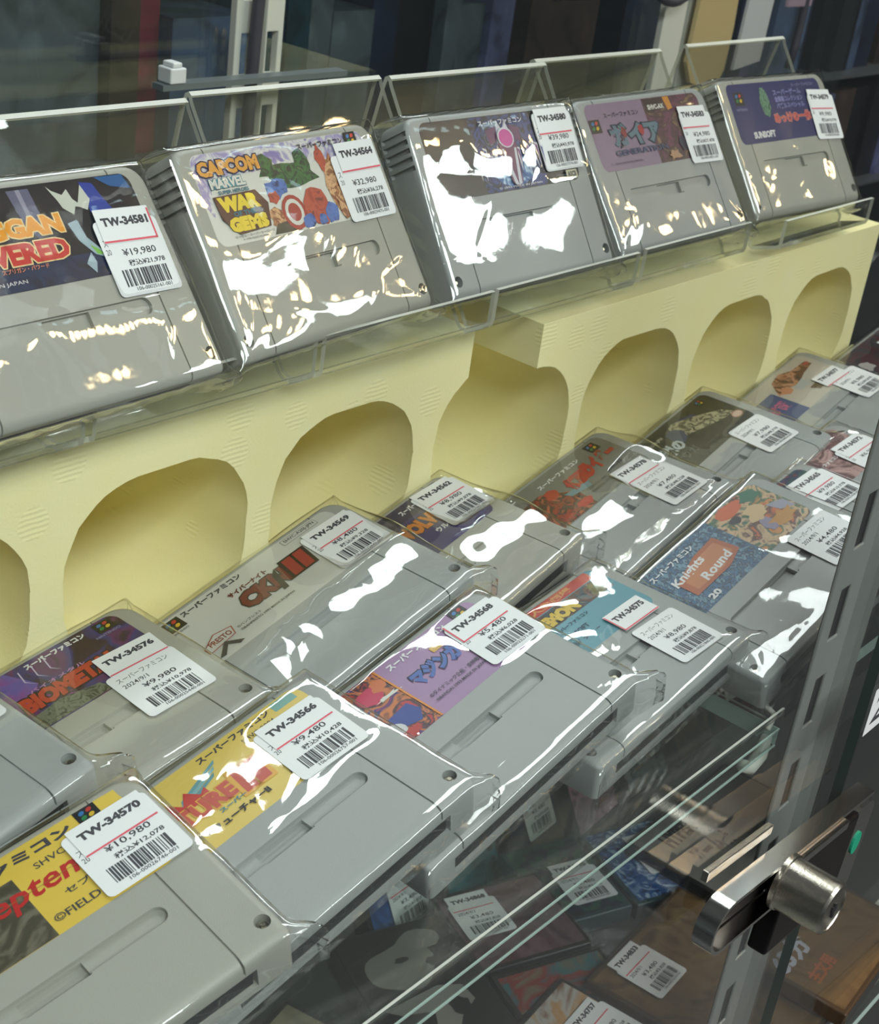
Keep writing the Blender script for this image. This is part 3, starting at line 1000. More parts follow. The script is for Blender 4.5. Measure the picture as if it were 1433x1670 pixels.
UPG = 'game cartridges leaning on the clear stands'
FRG = 'game cartridges overlapping along the front of the shelf'
BKG = 'game cartridges overlapping along the foot of the foam'
cartridge((-88.96, 136.6, 146.25), (0.0878, 0.8912, 0.0342), 'grey game cartridge with dark blue robot label and orange letters, leaning leftmost above the foam', UPG, lab_A, '19,980', '21,978', 'TW-34581', (43, 7.3, -1), (43.2, 20, -2), aged=True, seed=11, side=1, tight=0.4, hump=(-12, 1.5, 18, 0))
cartridge((45.71, 142.47, 147.21), (0.0896, 0.9683, 0.0126), 'grey game cartridge with white and lilac CAPCOM label, leaning on a clear stand', UPG, lab_B, '32,980', '36,278', 'TW-34564', (43.7, 15.6, 0), (46.2, 29.2, 0), aged=True, seed=22, tight=0.75)
cartridge((189.79, 144.3, 146.55), (-0.0213, 0.9975, 0.0005), 'grey game cartridge with black label and a magenta orb, leaning on a clear stand', UPG, lab_C, '39,980', '43,978', 'TW-34580', (44.4, 23.4, 0), (44.6, 33.8, 0), aged=False, seed=33, tight=0.4, hump=(24, 1.7, 22, 0.0))
cartridge((331.78, 147.36, 144.87), (-0.0296, 0.94, -0.0061), 'grey game cartridge with mauve label and slanted steel-blue letters, leaning second from the right', UPG, lab_D, '24,980', '27,478', 'TW-34583', (44.6, 13.4, -2), (43.3, 25.8, -2), seed=44, tight=0.5)
cartridge((478.03, 145.68, 145.71), (-0.0473, 0.9533, 0.0063), 'grey game cartridge with royal blue SUNSOFT label, leaning at the far right above the foam', UPG, lab_E, '9,980', '10,978', 'TW-34579', (50.2, 13.8, -3), (49.5, 25.5, -3), aged=True, seed=55, tight=0.5)

cartridge((-199.84, -2.37, -0.18), (-0.1081, 0.0592, -0.2313), 'grey game cartridge with yellow label and red script letters, nearest the viewer at lower left', FRG, lab_F, '10,980', '12,078', 'TW-34570', (45.6, 17.6, 0), (46.4, 27.5, 0), aged=True, seed=66, tight=0.55)
cartridge((-102.8, 1.66, -1.03), (-0.009, 0.0042, -0.2224), 'grey game cartridge with yellow label and FUTURE II lettering in front row', FRG, lab_G, '9,480', '10,428', 'TW-34566', (39.8, 15.2, -3), (41, 25.3, -3), seed=77, tight=0.7)
cartridge((0, 0, 0), (-0.0022, 0.0165, -0.239), 'grey game cartridge with lilac label, blue katakana and a picture beside an orange rule', FRG, lab_H, '5,480', '6,028', 'TW-34568', (47.6, 18.2, -3), (46.9, 28.2, -3), seed=88, tight=0.6, side=-1)
cartridge((97.68, -2.97, -8.94), (0.0457, 0.0061, -0.089), 'grey game cartridge with teal label and red banner, priced 8,980, in front row', FRG, lab_I, '8,980', '9,878', 'TW-34575', (37.2, -19.5, -4), (36.4, 5.0, -2), full=True, seed=99, side=-1)
cartridge((208.47, -19.52, 3.73), (-0.0092, -0.006, -0.282), 'grey game cartridge with blue label and orange plaque, partly behind the grey post', FRG, lab_J, '4,480', '4,928', '', (40.6, -15.0, -3), None, full=True, seed=111, tight=0.9)
cartridge((276, -15, -2.5), (0.0, 0.0, -0.17), 'grey game cartridge with dark blue-green label, numbered TW-34565, behind the grey post', FRG, lab_T, '9,980', '10,978', 'TW-34565', (46, 16, -3), (45, 27, -3), seed=122)
cartridge((352, 3, -4.0), (0.0, 0.0, -0.17), 'grey game cartridge with dusty pink label, almost hidden by the grey post', FRG, lab_S, '6,980', '7,678', 'TW-34572', (44, 8, -3), (45, 20, -3), seed=123)

cartridge((-201.0, 89.3, -0.23), (0.0361, 0.0115, -0.2355), 'grey game cartridge cut by left picture edge, only its right end showing', BKG, lab_Z, '7,980', '8,778', 'TW-34574', (45, 14, -2), (45, 26, -3), seed=133)
cartridge((-115.46, 93.53, -4.91), (0.0086, -0.0101, -0.1587), 'grey game cartridge with purple storm label and jagged red letters, priced 9,980', BKG, lab_K, '9,980', '10,978', 'TW-34576', (40.0, -8.4, -3), (42.3, 12.6, -5), full=True, seed=144, aged=True, tight=0.9)
cartridge((11.64, 94.4, -0.12), (0.0217, -0.004, -0.2491), 'grey game cartridge with white label and dark red brush letters, numbered TW-34569', BKG, lab_L, '8,480', '9,328', 'TW-34569', (44.6, 16.4, -3), (45.6, 26, -3), seed=156, tight=0.8, hump=(-4, 5.0, 17, 0.1))
cartridge((95.63, 90.68, -4.38), (0.0879, 0.0169, -0.167), 'grey game cartridge with indigo label and orange letters, numbered TW-34562', BKG, lab_M, '8,980', '9,878', 'TW-34562', (45.3, 22.3, -5), (46, 32.5, -5), seed=166, tight=0.7, aged=True, hump=(-2, 5.0, 19, 0.0))
cartridge((215.47, 77.04, -3.79), (0.064, -0.0077, -0.1747), 'grey game cartridge with grey label and red slanted letters, numbered TW-34578', BKG, lab_N, '7,480', '8,228', 'TW-34578', (39.0, -17.4, -4), (38, 3.4, -6), full=True, seed=177, tight=0.6, hump=(4, 4.0, 15, 0.15))
cartridge((328.63, 74.3, -3.69), (0.0761, 0.0065, -0.1786), 'grey game cartridge with near-black label and silver letters, right of TW-34578', BKG, lab_O, '7,980', '8,778', '', (37.3, -11, -6), None, full=True, seed=188)
cartridge((458.2, 76.0, -4.23), (0.0679, -0.0002, -0.1671), 'grey game cartridge with white label, blue block and pink letters in back row', BKG, lab_P, '8,980', '9,878', 'TW-34577', (46, -8, -5), (40, 10, -5), full=True, seed=199)
cartridge((572, 70, -3.5), (0.05, 0.0, -0.14), 'black and crimson labelled game cartridge at far right, partly out of frame', BKG, lab_Q, '8,980', '9,878', 'TW-34573', (40, 10, -5), (42, 24, -5), seed=201)

# ------------------------------------------------------------------ yellow foam blocks
def foam_mat():
    m, nt, N, L = nt_of('yellow_foam')
    b = N['Principled BSDF']
    b.inputs['Roughness'].default_value = 0.75
    b.inputs['Specular IOR Level'].default_value = 0.2
    tc = N.new('ShaderNodeTexCoord')
    no = N.new('ShaderNodeTexNoise')
    no.inputs['Scale'].default_value = 38
    no.inputs['Detail'].default_value = 5
    L.new(tc.outputs['Object'], no.inputs['Vector'])
    mx = N.new('ShaderNodeMix')
    mx.data_type = 'RGBA'
    mx.inputs['A'].default_value = (0.94, 0.845, 0.40, 1)
    mx.inputs['B'].default_value = (0.95, 0.885, 0.54, 1)
    L.new(no.outputs['Fac'], mx.inputs['Factor'])
    L.new(mx.outputs['Result'], b.inputs['Base Color'])
    n2 = N.new('ShaderNodeTexNoise')
    n2.inputs['Scale'].default_value = 900
    n2.inputs['Detail'].default_value = 3
    L.new(tc.outputs['Object'], n2.inputs['Vector'])
    wv = N.new('ShaderNodeTexWave')
    wv.bands_direction = 'Z'
    wv.inputs['Scale'].default_value = 140
    wv.inputs['Distortion'].default_value = 1.5
    L.new(tc.outputs['Object'], wv.inputs['Vector'])
    vo = N.new('ShaderNodeTexVoronoi')
    vo.inputs['Scale'].default_value = 34
    L.new(tc.outputs['Object'], vo.inputs['Vector'])
    lt = N.new('ShaderNodeMath')
    lt.operation = 'LESS_THAN'
    lt.inputs[1].default_value = 0.28
    L.new(vo.outputs['Distance'], lt.inputs[0])
    mu = N.new('ShaderNodeMath')
    mu.operation = 'MULTIPLY'
    L.new(lt.outputs[0], mu.inputs[0])
    L.new(wv.outputs['Fac'], mu.inputs[1])
    ad = N.new('ShaderNodeMath')
    ad.operation = 'ADD'
    L.new(mu.outputs[0], ad.inputs[0])
    L.new(n2.outputs['Fac'], ad.inputs[1])
    bp = N.new('ShaderNodeBump')
    bp.inputs['Strength'].default_value = 0.28
    bp.inputs['Distance'].default_value = 0.0005
    L.new(ad.outputs[0], bp.inputs['Height'])
    L.new(bp.outputs['Normal'], b.inputs['Normal'])
    return m


M_foam = foam_mat()
ZS = -33.4
FT = 83.0


def yprism(pts, y0, y1):
    """(x, z) outline extruded along y"""
    m = MB()
    m.prism(pts, y0, y1)
    m.v = [(x, z, y) for x, y, z in m.v]
    return m


def foam(outline, holes, y0, y1, loc, label, seed):
    body = yprism(outline, y0, y1).mesh('foam', [])
    bmx = bmesh.new()
    bmx.from_mesh(body)
    bmesh.ops.recalc_face_normals(bmx, faces=bmx.faces)
    bmx.to_mesh(body)
    bmx.free()
    r = random.Random(seed)
    cs = []
    c = MB()
    for cx, hw in holes:
        pts = rrect(cx - hw, cx + hw, -25, 60.5, (37, 37, 36, 36), 10)
        pts = [(x + r.uniform(-.4, .4), z + r.uniform(-.4, .4)) for x, z in pts]
        g = yprism(pts, y0 - 5, y1 - 14)
        c.add(g.v, g.f)
    cs.append(c)
    me = boolean(body, cs)
    me.materials.clear()
    me.materials.append(M_foam)
    me.polygons.foreach_set('use_smooth', [True] * len(me.polygons))
    me.set_sharp_from_angle(angle=math.radians(40))
    o = link('foam_block', me, label=label, category='foam block', group='pale yellow foam blocks with rounded holes')
    b = o.modifiers.new('bevel', 'BEVEL')
    b.width = 0.0016
    b.segments = 3
    b.limit_method = 'ANGLE'
    b.angle_limit = math.radians(55)
    return o


foam([(-420, ZS + .2), (165, ZS + .2), (165, FT), (-420, FT)], [(-261, 49), (-147, 49), (-33, 49.5), (79.5, 48.5), (193, 48.5)], 138.4, 262, None,
     'long pale yellow foam block with oval holes under the left clear stands', 1)
foam([(187, ZS + .2), (596, ZS + .2), (596, FT + 1.5), (200, FT + 1.5), (200, 60), (187, 0)], [(189, 48), (299, 50), (413.5, 48.5), (529, 48.5)], 121.6, 262, None,
     'pale yellow foam block with oval holes on the right, its end cut through a hole', 2)

# ------------------------------------------------------------------ clear folded stands
def stand(xr0, xr1, xl0, xl1, yr, zr, yl, lip, label):
    zf_ = FT + 1.5 if xr0 > 200 else FT
    path = [(yr + 26, zf_ + 1.3), (yr + 2.2, zr - 3.5), (yr + 1.2, zr - 0.6), (yr, zr), (yr - 1.3, zr - 0.9), (yr - 2.4, zr - 3.4)]
    yb = max(yr - 2.4 - (zr - 3.4 - 92) * 0.70, yl + 14)
    path += [(yb, 92.5), (yb - 0.6, 89.5), (yb - 2.4, 88.6), (yl + 3.0, 93.2), (yl + 0.8, 94.2), (yl, 96.4), (yl - 0.2, 94 + lip)]
    t = 1.1
    n = len(path)
    A, B = [], []
    for i, p in enumerate(path):
        a = Vector(path[max(i - 1, 0)])
        b = Vector(path[min(i + 1, n - 1)])
        d = (b - a).normalized()
        q = Vector((-d.y, d.x))
        A.append(Vector(p) + q * t)
        B.append(Vector(p) - q * t)
    m = MB()
    V = []
    for i in range(n):
        k = i / (n - 1)
        k = 0 if i < 6 else min(1, (i - 5) / 4)
        x0 = xr0 * (1 - k) + xl0 * k
        x1 = xr1 * (1 - k) + xl1 * k
        V += [(x0, A[i].x, A[i].y), (x1, A[i].x, A[i].y), (x0, B[i].x, B[i].y), (x1, B[i].x, B[i].y)]
    for i in range(n - 1):
        a, b = 4 * i, 4 * (i + 1)
        ridge = 1 if i in (2, 3) else 0
        m.add([], [])
        m.f += [(a, b, b + 1, a + 1), (a + 2, a + 3, b + 3, b + 2)]
        m.m += [ridge, ridge]
        m.f += [(a, a + 2, b + 2, b), (a + 1, b + 1, b + 3, a + 3)]
        m.m += [1, 1]
    m.f += [(0, 1, 3, 2), (4 * n - 4, 4 * n - 2, 4 * n - 1, 4 * n - 3)]
    m.m += [1, 1]
    m.v = V
    return m.build('display_stand', [M_acr, M_acre], None, label=label, category='display stand', group='clear folded plastic stands on the foam')


stand(-215, -103, -203, -90, 196, 191, 119.0, 18, 'clear folded plastic stand at left picture edge, only its front lip showing')
stand(-99, 21, -85, 29, 198.5, 192, 119.0, 18, 'clear folded plastic stand behind the orange lettered dark blue cartridge')
stand(22.5, 140.5, 34, 148.5, 198.5, 194.5, 119.0, 18, 'clear folded plastic stand behind the white and lilac CAPCOM cartridge')
stand(147, 272, 152, 275, 198, 194, 119.5, 18, 'clear folded plastic stand behind the black cartridge with magenta orb')
stand(270.5, 396, 284, 398, 204, 194.3, 121.0, 18, 'clear folded plastic stand behind the mauve labelled cartridge')
stand(428.5, 553, 428, 548, 206, 195, 113.0, 17, 'clear folded plastic stand behind the royal blue SUNSOFT cartridge')

# ------------------------------------------------------------------ shelves
m = MB()
m.box(-420, 152, -72, 268, -45, -36, 0)
for z in (-45, -36):
    m.box(-420, 152, -72.5, -71.9, z - 0.45, z + 0.45, 1)
m.box(151.9, 152.5, -72, 268, -45, -36, 1)
m.build('glass_shelf', [M_glass, M_gedge2], None, label='thick clear glass shelf carrying the game cartridges, left bay', category='shelf')
# clear tray sheet with an upturned, rounded front lip and a hooked right end
t = empty('clear_tray', (-130, 90, ZS - 3.8), label='clear plastic tray with an upturned front lip under the cartridges', category='tray')
pts = [(262, -35.1), (-64, -35.1), (-68.5, -33.6), (-70.6, -30), (-71, -26.0)]
m = MB()
mm = []
nP = len(pts)
for side, dt in ((0, 0.55), (1, -0.55)):
    for y, z in pts:
        mm += [(-290, y - 90 + (dt if z > -34 else 0), z - (ZS - 3.8) + (dt if z < -34 else 0)), (284, y - 90 + (dt if z > -34 else 0), z - (ZS - 3.8) + (dt if z < -34 else 0))]
m.v = mm
for i in range(nP - 1):
    m.f.append((2 * i, 2 * i + 1, 2 * i + 3, 2 * i + 2))
    m.f.append(tuple(2 * nP + k for k in (2 * i, 2 * i + 2, 2 * i + 3, 2 * i + 1)))
    m.m += [0, 0]
k = 2 * (nP - 1)
m.f.append((k, k + 1, 2 * nP + k + 1, 2 * nP + k))
m.m.append(1)
for i in range(nP - 1):
    m.f.append((2 * i + 1, 2 * i + 3, 2 * nP + 2 * i + 3, 2 * nP + 2 * i + 1))
    m.m.append(1)
m.build('tray_sheet', [M_acr, M_acre], t)
m = MB()
m.tube([(276, -159, 2), (283, -158, 6), (286, -150, 7), (287, -130, 7), (287, -90, 7)], 1.6, 8)
m.build('rounded_end', [M_acre], t, smooth=180)
m = MB()
m.tube([(262, -158, -12), (270, -158, -17), (279, -158, -14), (281, -158, -4)], [3, 3.6, 3.6, 2.4], 8)
m.build('hooked_clip', [M_acre], t, smooth=180, label='small hooked clear clip at the right end')
m = MB()
m.box(170, 760, -66, 262, -41.5, ZS - .1, 0)
m.m = [0, 0, 1, 0, 0, 0]
m.build('glass_shelf', [M_glass, M_gedge2], None, label='clear glass shelf of the next bay behind the grey post', category='shelf')
m = MB()
m.box(-500, 760, -108, 330, -298, -291, 0)
m.m = [0, 0, 1, 0, 0, 0]
m.build('glass_shelf', [M_glass, M_gedge2], None, label='lower glass shelf with flat game cases lying on it', category='shelf')
for k, y in enumerate((-100,)):
    m = MB()
    m.box(-480, 700, y - 3, y, -291, -274)
    m.box(-480, 700, y - 3, y + 30, -291, -289.5)
    m.build('clear_rail', [M_acre], None, label='clear plastic rail along the front of the lower shelf', category='rail')

# ------------------------------------------------------------------ the showcase frame
cab = empty('showcase', (100, 160, -900), label='tall glass showcase with slotted grey metal posts', category='showcase')


def post(x0, x1, y0, y1, z0, z1, slots, fl, label=None, xs=None, name='upright_post', mat=M_steel, shade_strips=()):
    b = MB()
    b.box(x0, x1, y0, y1, z0, z1)
    me = b.mesh(name, [])
    c = MB()
    for z in slots:
        for xc in (xs or [x0 + 14.5]):
            c.box(xc - 4.8, xc + 4.8, y0 - 5, y1 + 5, z - 13, z + 13)
    me = boolean(me, [c])
    me.materials.clear()
    me.materials.append(mat)
    bmx = bmesh.new()
    bmx.from_mesh(me)
    bmesh.ops.translate(bmx, verts=bmx.verts, vec=(-0.1, -0.16, 0.9))
    bmx.to_mesh(me)
    bmx.free()
    o = link(name, me, cab, label=label)
    b_ = o.modifiers.new('bevel', 'BEVEL')
    b_.width = 0.0007
    b_.segments = 2
    if shade_strips:
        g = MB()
        for w_ in shade_strips:
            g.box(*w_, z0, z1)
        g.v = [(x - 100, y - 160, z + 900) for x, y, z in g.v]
        g.build('slot_shade', [M_dark], o)  # black strip behind the slots paints the shade inside the post
    if fl:
        g = MB()
        g.box(*fl)
        g.v = [(x - 100, y - 160, z + 900) for x, y, z in g.v]
        g.build('side_channel', [mat], o)
    return o


SL = [24.4 - 46.2 * k for k in range(-9, 18)]
post(149.5, 178, -80, -78.4, -900, 560, SL, (178.2, 207, -78.9, -77.3, -900, 560), 'grey slotted post at the right of the shelf', shade_strips=[(152, 176, -78.3, -77.4)])
cabx = (-100, -160, 900)


def cabpart(mb, name, mats, label=None, **kw):
    mb.v = [(x + cabx[0], y + cabx[1], z + cabx[2]) for x, y, z in mb.v]
    return mb.build(name, mats, cab, label=label, **kw)


M_beige = col('beige_post', (0.78, 0.78, 0.70), 0.4, metal=0.1)
SLB = [152 + 46.2 * k for k in range(-8, 8)]
post(256, 276, 420, 426, -900, 560, SLB, None, 'pale slotted post beyond the white and lilac cartridge', xs=[266], mat=M_beige)
post(284, 299, 422, 428, -900, 560, SLB, None, 'pale slotted post beyond the white and lilac cartridge', xs=[290], mat=M_beige)
post(751, 786, 420, 426, -900, 560, [], None, 'pale post beyond the mauve cartridge', mat=M_beige)
post(797, 830, 424, 430, -900, 560, [], None, 'pale post beyond the mauve cartridge', mat=M_beige)
# glass
mb = MB()
mb.box(-900, 131.5, -114, -109.5, -880, 620, 0)
mb.m = [0, 0, 0, 0, 0, 1]
cabpart(mb, 'glass_door', [M_door, M_gedge], 'clear sliding glass door, its dark green edge showing')
mb = MB()
mb.box(126, 1150, -103, -98.5, -880, 620, 0)
gd = cabpart(mb, 'glass_door', [M_door, M_gedge], 'rear sliding glass door')
F = Flat(0.0, 0.05)
F.rect(0, 42, 0, 25, M_paper, 0.6)
F.text('2-8', 4, 36, 4.5, 20.5, M_ink, 0.01, 0.12)
F.mb.v = [(x + 168, -104.0 - z, y - 30) for x, y, z in F.mb.v]
F.mb.v = [(x + cabx[0], y + cabx[1], z + cabx[2]) for x, y, z in F.mb.v]
F.build('number_sticker', gd, label='white sticker with a handwritten number')
mb = MB()
mb.box(-900, 1150, 432, 436, -880, 560)
cabpart(mb, 'back_glass', [M_glass], 'clear back pane')
mb = MB()
mb.box(-900, 1150, -120, 440, -915, -880)
cabpart(mb, 'base_panel', [M_dark], 'dark base')

# ------------------------------------------------------------------ showcase lock
lk = empty('showcase_lock', (50, -116, -28), Matrix.Rotation(math.radians(5.0), 3, 'Y'), label='nickel cylinder lock on a ratchet bar clamped across the glass doors', category='lock')


def lkpart(mb, name, mats, label=None, parent=lk, **kw):
    return mb.build(name, mats, parent, label=label, **kw)


mb = MB()                                   # J-shaped plate: rounded left end, long slot
rc = 11.5
arc = [math.pi / 2 + math.pi * k / 12 for k in range(13)]
out_ = [(-42 + rc * math.cos(t), -2.5 + rc * math.sin(t)) for t in arc]
inn_ = [(-42 + (rc - 1.6) * math.cos(t), -2.5 + (rc - 1.6) * math.sin(t)) for t in arc]
ring = out_ + [(4, -14), (4, -12.4)] + inn_[::-1] + [(78, 7.4), (78, 9)]
g = yprism(ring, -12, -4)
mb.add(g.v, g.f)
lkpart(mb, 'ratchet_bar', [M_bright], 'bright steel bar with rounded end', smooth=40)
mb = MB()
g = yprism([(-42 + 9 * math.cos(t), -2.5 + 9 * math.sin(t)) for t in arc] + [(70, -11.5), (70, 6.5)], -5.2, -3.8)
mb.add(g.v, g.f)
lkpart(mb, 'bar_web', [col('bar_dark', (0.10, 0.085, 0.075), 0.4, metal=0.7)])
mb = MB()
mb.box(-48, 2, -1.5, 1.2, 13, 17.5)
lkpart(mb, 'rear_strip', [M_chrome], 'thin rear strip of the clamp', bevel=0.4)
mb = MB()
mb.box(3, 50, -14.5, -11, 3.0, 7.2)
lkpart(mb, 'bright_top_rail', [M_bright], 'polished top edge', bevel=0.6)
mb = MB()
mb.box(5, 66, -13, -4.5, -40, 3.5)
lkpart(mb, 'lock_housing', [col('dark_nickel', (0.035, 0.03, 0.03), 0.3, metal=0.8)], 'dark metal housing', bevel=1.5)
mb = MB()
R_ = 11.0
prof = [(-12, R_ * 1.06), (-14, R_ * 1.06), (-14.4, R_), (-32.5, R_), (-33.6, R_ - 0.9), (-33.9, R_ - 2.2), (-33.4, R_ - 2.5), (-33.5, 0.01)]
nn_ = 40
v = [(r * math.cos(2 * math.pi * k / nn_), y, -1.0 + r * math.sin(2 * math.pi * k / nn_)) for y, r in prof for k in range(nn_)]
f = [(i * nn_ + k, (i + 1) * nn_ + k, (i + 1) * nn_ + (k + 1) % nn_, i * nn_ + (k + 1) % nn_) for i in range(len(prof) - 1) for k in range(nn_)]
mb.add(v, f)
cyl = lkpart(mb, 'lock_cylinder', [M_chrome], 'brushed nickel barrel', smooth=35)
mb = MB()
mb.box(-0.8, 0.8, -34.0, -33.2, -4.2, 2.2)
mb.box(-1.9, 1.9, -33.95, -33.2, -1.8, 0.8)
lkpart(mb, 'keyhole', [M_dark], parent=cyl)
mb = MB()
g = yprism(rrect(66, 88, -46, 2, 7), -11, -9)
mb.add(g.v, g.f)
lkpart(mb, 'end_bracket', [M_bright], 'thin curved end plate')
mb = MB()
g = yprism([(79 + 4.0 * math.cos(t), -18 + 5.6 * math.sin(t)) for t in (math.pi * k / 10 for k in range(20))], -11.6, -11)
mb.add(g.v, g.f)
lkpart(mb, 'green_dot', [col('green_sticker', (0.01, 0.30, 0.17), 0.5)], 'small green dot sticker')

# ------------------------------------------------------------------ flat cases on the lower shelf
LZ = -291


def case(cx, cy, w, d, h, rot, cover, frame, label, tagp=None, words=(), lean=None, z=None, num='TW-34833', group='game cases on the lower shelf', category='game case', price='3,480'):
    R = Matrix.Rotation(math.radians(rot), 3, 'Z')
    if lean is not None:
        R = R @ Matrix.Rotation(math.radians(lean), 3, 'X')
    t = empty('game_case', (cx, cy, (LZ if z is None else z)), R, label=label, category=category, group=group)
    b = MB()
    b.box(-w / 2, w / 2, -d / 2, d / 2, 0.3, h - 1)
    b.build('case_body', [frame], t, bevel=1.2)
    F = Flat(h - 0.9, 0.05)
    F.rect(-w / 2 + 3, w / 2 - 3, -d / 2 + 3, d / 2 - 3, cover, 0.6)
    for wd in words:
        F.text(*wd)
    F.build('cover_card', t)
    b = MB()
    b.box(-w / 2 - .4, w / 2 + .4, -d / 2 - .4, d / 2 + .4, 0.2, h + 0.3)
    b.build('clear_wrap', [M_film], t)
    if tagp:
        price_tag(t, tagp[:2], tagp[2], price, '3,828', True, int(abs(cx) + abs(cy)), w0=h + 0.5)
        number_tag(t, (tagp[0] - 1, tagp[1] + 15), tagp[2], num, w0=h + 0.8)
    return t


brown = art('c_brown', [s2l(110, 84, 58), s2l(132, 104, 70), s2l(96, 74, 50)], 30, 3)
DF = P('dframe', 52, 50, 50)
case(246, -45, 112, 118, 22, 4, brown, P('bframe', 92, 70, 50), 'brown flat game case under the lock bar, two price stickers at its upper left', (-24, 34, 0), num='TW-34833')
case(312, -78, 104, 62, 12, 4, brown, P('bframe', 92, 70, 50), 'brown flat game case below the lock cylinder with pale and orange lettering', None,
     [('63分', -48, -12, 6, 22, P('cpale', 196, 196, 206), 0.05, 0.1), ('主文用', -40, -14, -10, 0, P('corange', 190, 110, 70), 0.05)], z=LZ + 23)
case(372, 26, 130, 78, 22, 2, P('greycover', 150, 146, 140), DF, 'grey flat game case with black lettering beside the green dot', None,
     [('ゲーム集', -44, -4, -10, 8, M_ink, 0.06), ('HYPER', -46, -14, 14, 28, M_ink, 0.06)])
case(140, -42, 92, 120, 20, 6, art('c_white', [s2l(190, 184, 176), s2l(206, 160, 110), s2l(200, 196, 190), s2l(150, 110, 90)], 26, 5), DF, 'white covered game case with a black square mark at the bottom picture edge', (28, 18, 0),
     [('SUPER', -36, -6, 40, 47, M_ink, 0.04)], num='TW-34757')
pc = case(114, 66, 72, 108, 20, -22, P('dpanel', 44, 44, 44), DF, 'dark game case with large off-white curved shapes seen through the shelf', None)
F = Flat(19.6, 0.04)
ow = P('owpanel', 150, 150, 142)
F.poly(rot2([(22 * math.cos(t), 17 * math.sin(t) * (1 + 0.15 * math.sin(3 * t))) for t in (math.pi * k / 12 for k in range(24))], 0.3, -6, 22), ow)
F.blob(12, 38, 14, 8, ow, 3, jag=0.1)
F.blob(-4, 26, 4.5, 2, P('dpanel', 44, 44, 44), 5)
F.blob(14, 20, 5, 4, P('dpanel', 44, 44, 44), 6)
F.poly([(-30, -6), (-12, -2), (6, 2), (20, -2), (22, -14), (8, -24), (-8, -14), (-22, -12)], ow)
F.poly([(-4, -16), (10, -22), (2, -34), (-20, -44), (-24, -40), (-8, -28)], ow)
F.blob(12, -16, 6, 7, P('dpanel', 44, 44, 44), 8, jag=0.15)
F.build('cover_pattern', pc)
case(196, 72, 76, 66, 18, -22, art('c_red', [s2l(96, 60, 66), s2l(130, 100, 110), s2l(80, 60, 72)], 34, 8), DF, 'dusky red game case with white price sticker, beside the dark one with curved shapes', (-16, 6, 0), num='TW-34868')
case(20, 62, 88, 92, 18, 12, art('c_beige', [s2l(150, 140, 116), s2l(176, 166, 140), s2l(160, 120, 110)], 24, 7), DF, 'beige game case with dark red characters, lowest at picture bottom', (-18, -26, 0),
     [('ポイ', 0, 34, -6, 26, P('cred', 120, 40, 44), 0.07)], num='TW-34762')
case(180, 22, 74, 34, 16, -22, art('c_teal', [s2l(120, 116, 100), s2l(60, 120, 124), s2l(150, 60, 56), s2l(130, 130, 110)], 36, 4), DF, 'dark framed game case with teal and red patches on its cover')
bl_ = art('c_blue', [s2l(50, 84, 110), s2l(60, 120, 110), s2l(36, 56, 90), s2l(110, 150, 160)], 60, 3)
bl2 = art('c_grn', [s2l(30, 80, 80), s2l(50, 110, 90), s2l(30, 50, 80), s2l(24, 40, 50)], 60, 9)
case(312, 50, 60, 70, 14, -22, bl_, P('tframe', 60, 90, 96), 'blue-green game case with a white price sticker, left of the lock', (10, 0, 0), num='TW-34799')
case(256, 74, 56, 70, 14, -22, bl2, P('tframe', 60, 90, 96), 'teal game case with a price sticker partly behind the shelf edge', (8, -10, 0), num='TW-34790')
case(36, 168, 90, 90, 18, 4, art('c_grey2', [s2l(90, 90, 88), s2l(120, 116, 110), s2l(70, 70, 74)], 30, 2), DF, 'grey game case deep on the lower shelf at left')
pal = [('blue', (50, 76, 120)), ('brown', (110, 84, 60)), ('pink', (150, 116, 130)), ('teal', (50, 96, 104)), ('dark red', (96, 40, 52)), ('grey', (110, 114, 116)), ('navy', (28, 36, 60))]
r = random.Random(5)
for row, y in enumerate((150, 215)):
    for k in range(9):
        nm, c = pal[(k * 3 + row * 2) % 7]
        m_ = art('bk_%s_%d' % (nm, row), [s2l(*c), s2l(*[min(255, int(q * 1.5)) for q in c]), s2l(*[int(q * .6) for q in c])], 40, k)
        case(170 + 66 * k + row * 12, y, 58, 84, 16, r.uniform(-5, 5), m_, DF, '%s game case, back of the lower shelf, %s row, %s from the left' % (nm, ('front', 'rear')[row], ('first', 'second', 'third', 'fourth', 'fifth', 'sixth', 'seventh', 'eighth', 'ninth')[k]), (6, -6, 0) if k % 2 == row else None,
             lean=62, num='TW-347%02d' % (10 + 9 * row + k), group='game cases standing at the back of the lower shelf')

mb = MB()  # made-up black block in place of the shade under the next bay
mb.box(337, 740, -50, -22, -225, -66)
mb.box(335, 742, -52, -20, -72, -62)
mb.build('shade_block', [col('shade_block_black', (0.012, 0.012, 0.014), 0.6)], None, bevel=2, label='added black block standing in for the dark space right of the grey post', category='shade block')

# ------------------------------------------------------------------ black box at the far right of the shelf
mb = MB()
g = MB()
g.prism([(30 * math.cos(t), 44 * math.sin(t) + 44) for t in (math.pi * k / 14 for k in range(28))], -60, 60)
mb.add([(x + 632, z + 190, y + ZS) for x, y, z in g.v], g.f)
mb.build('black_roll', [M_dark], None, smooth=40, label='black rounded bundle at the right end of the foam', category='bundle')

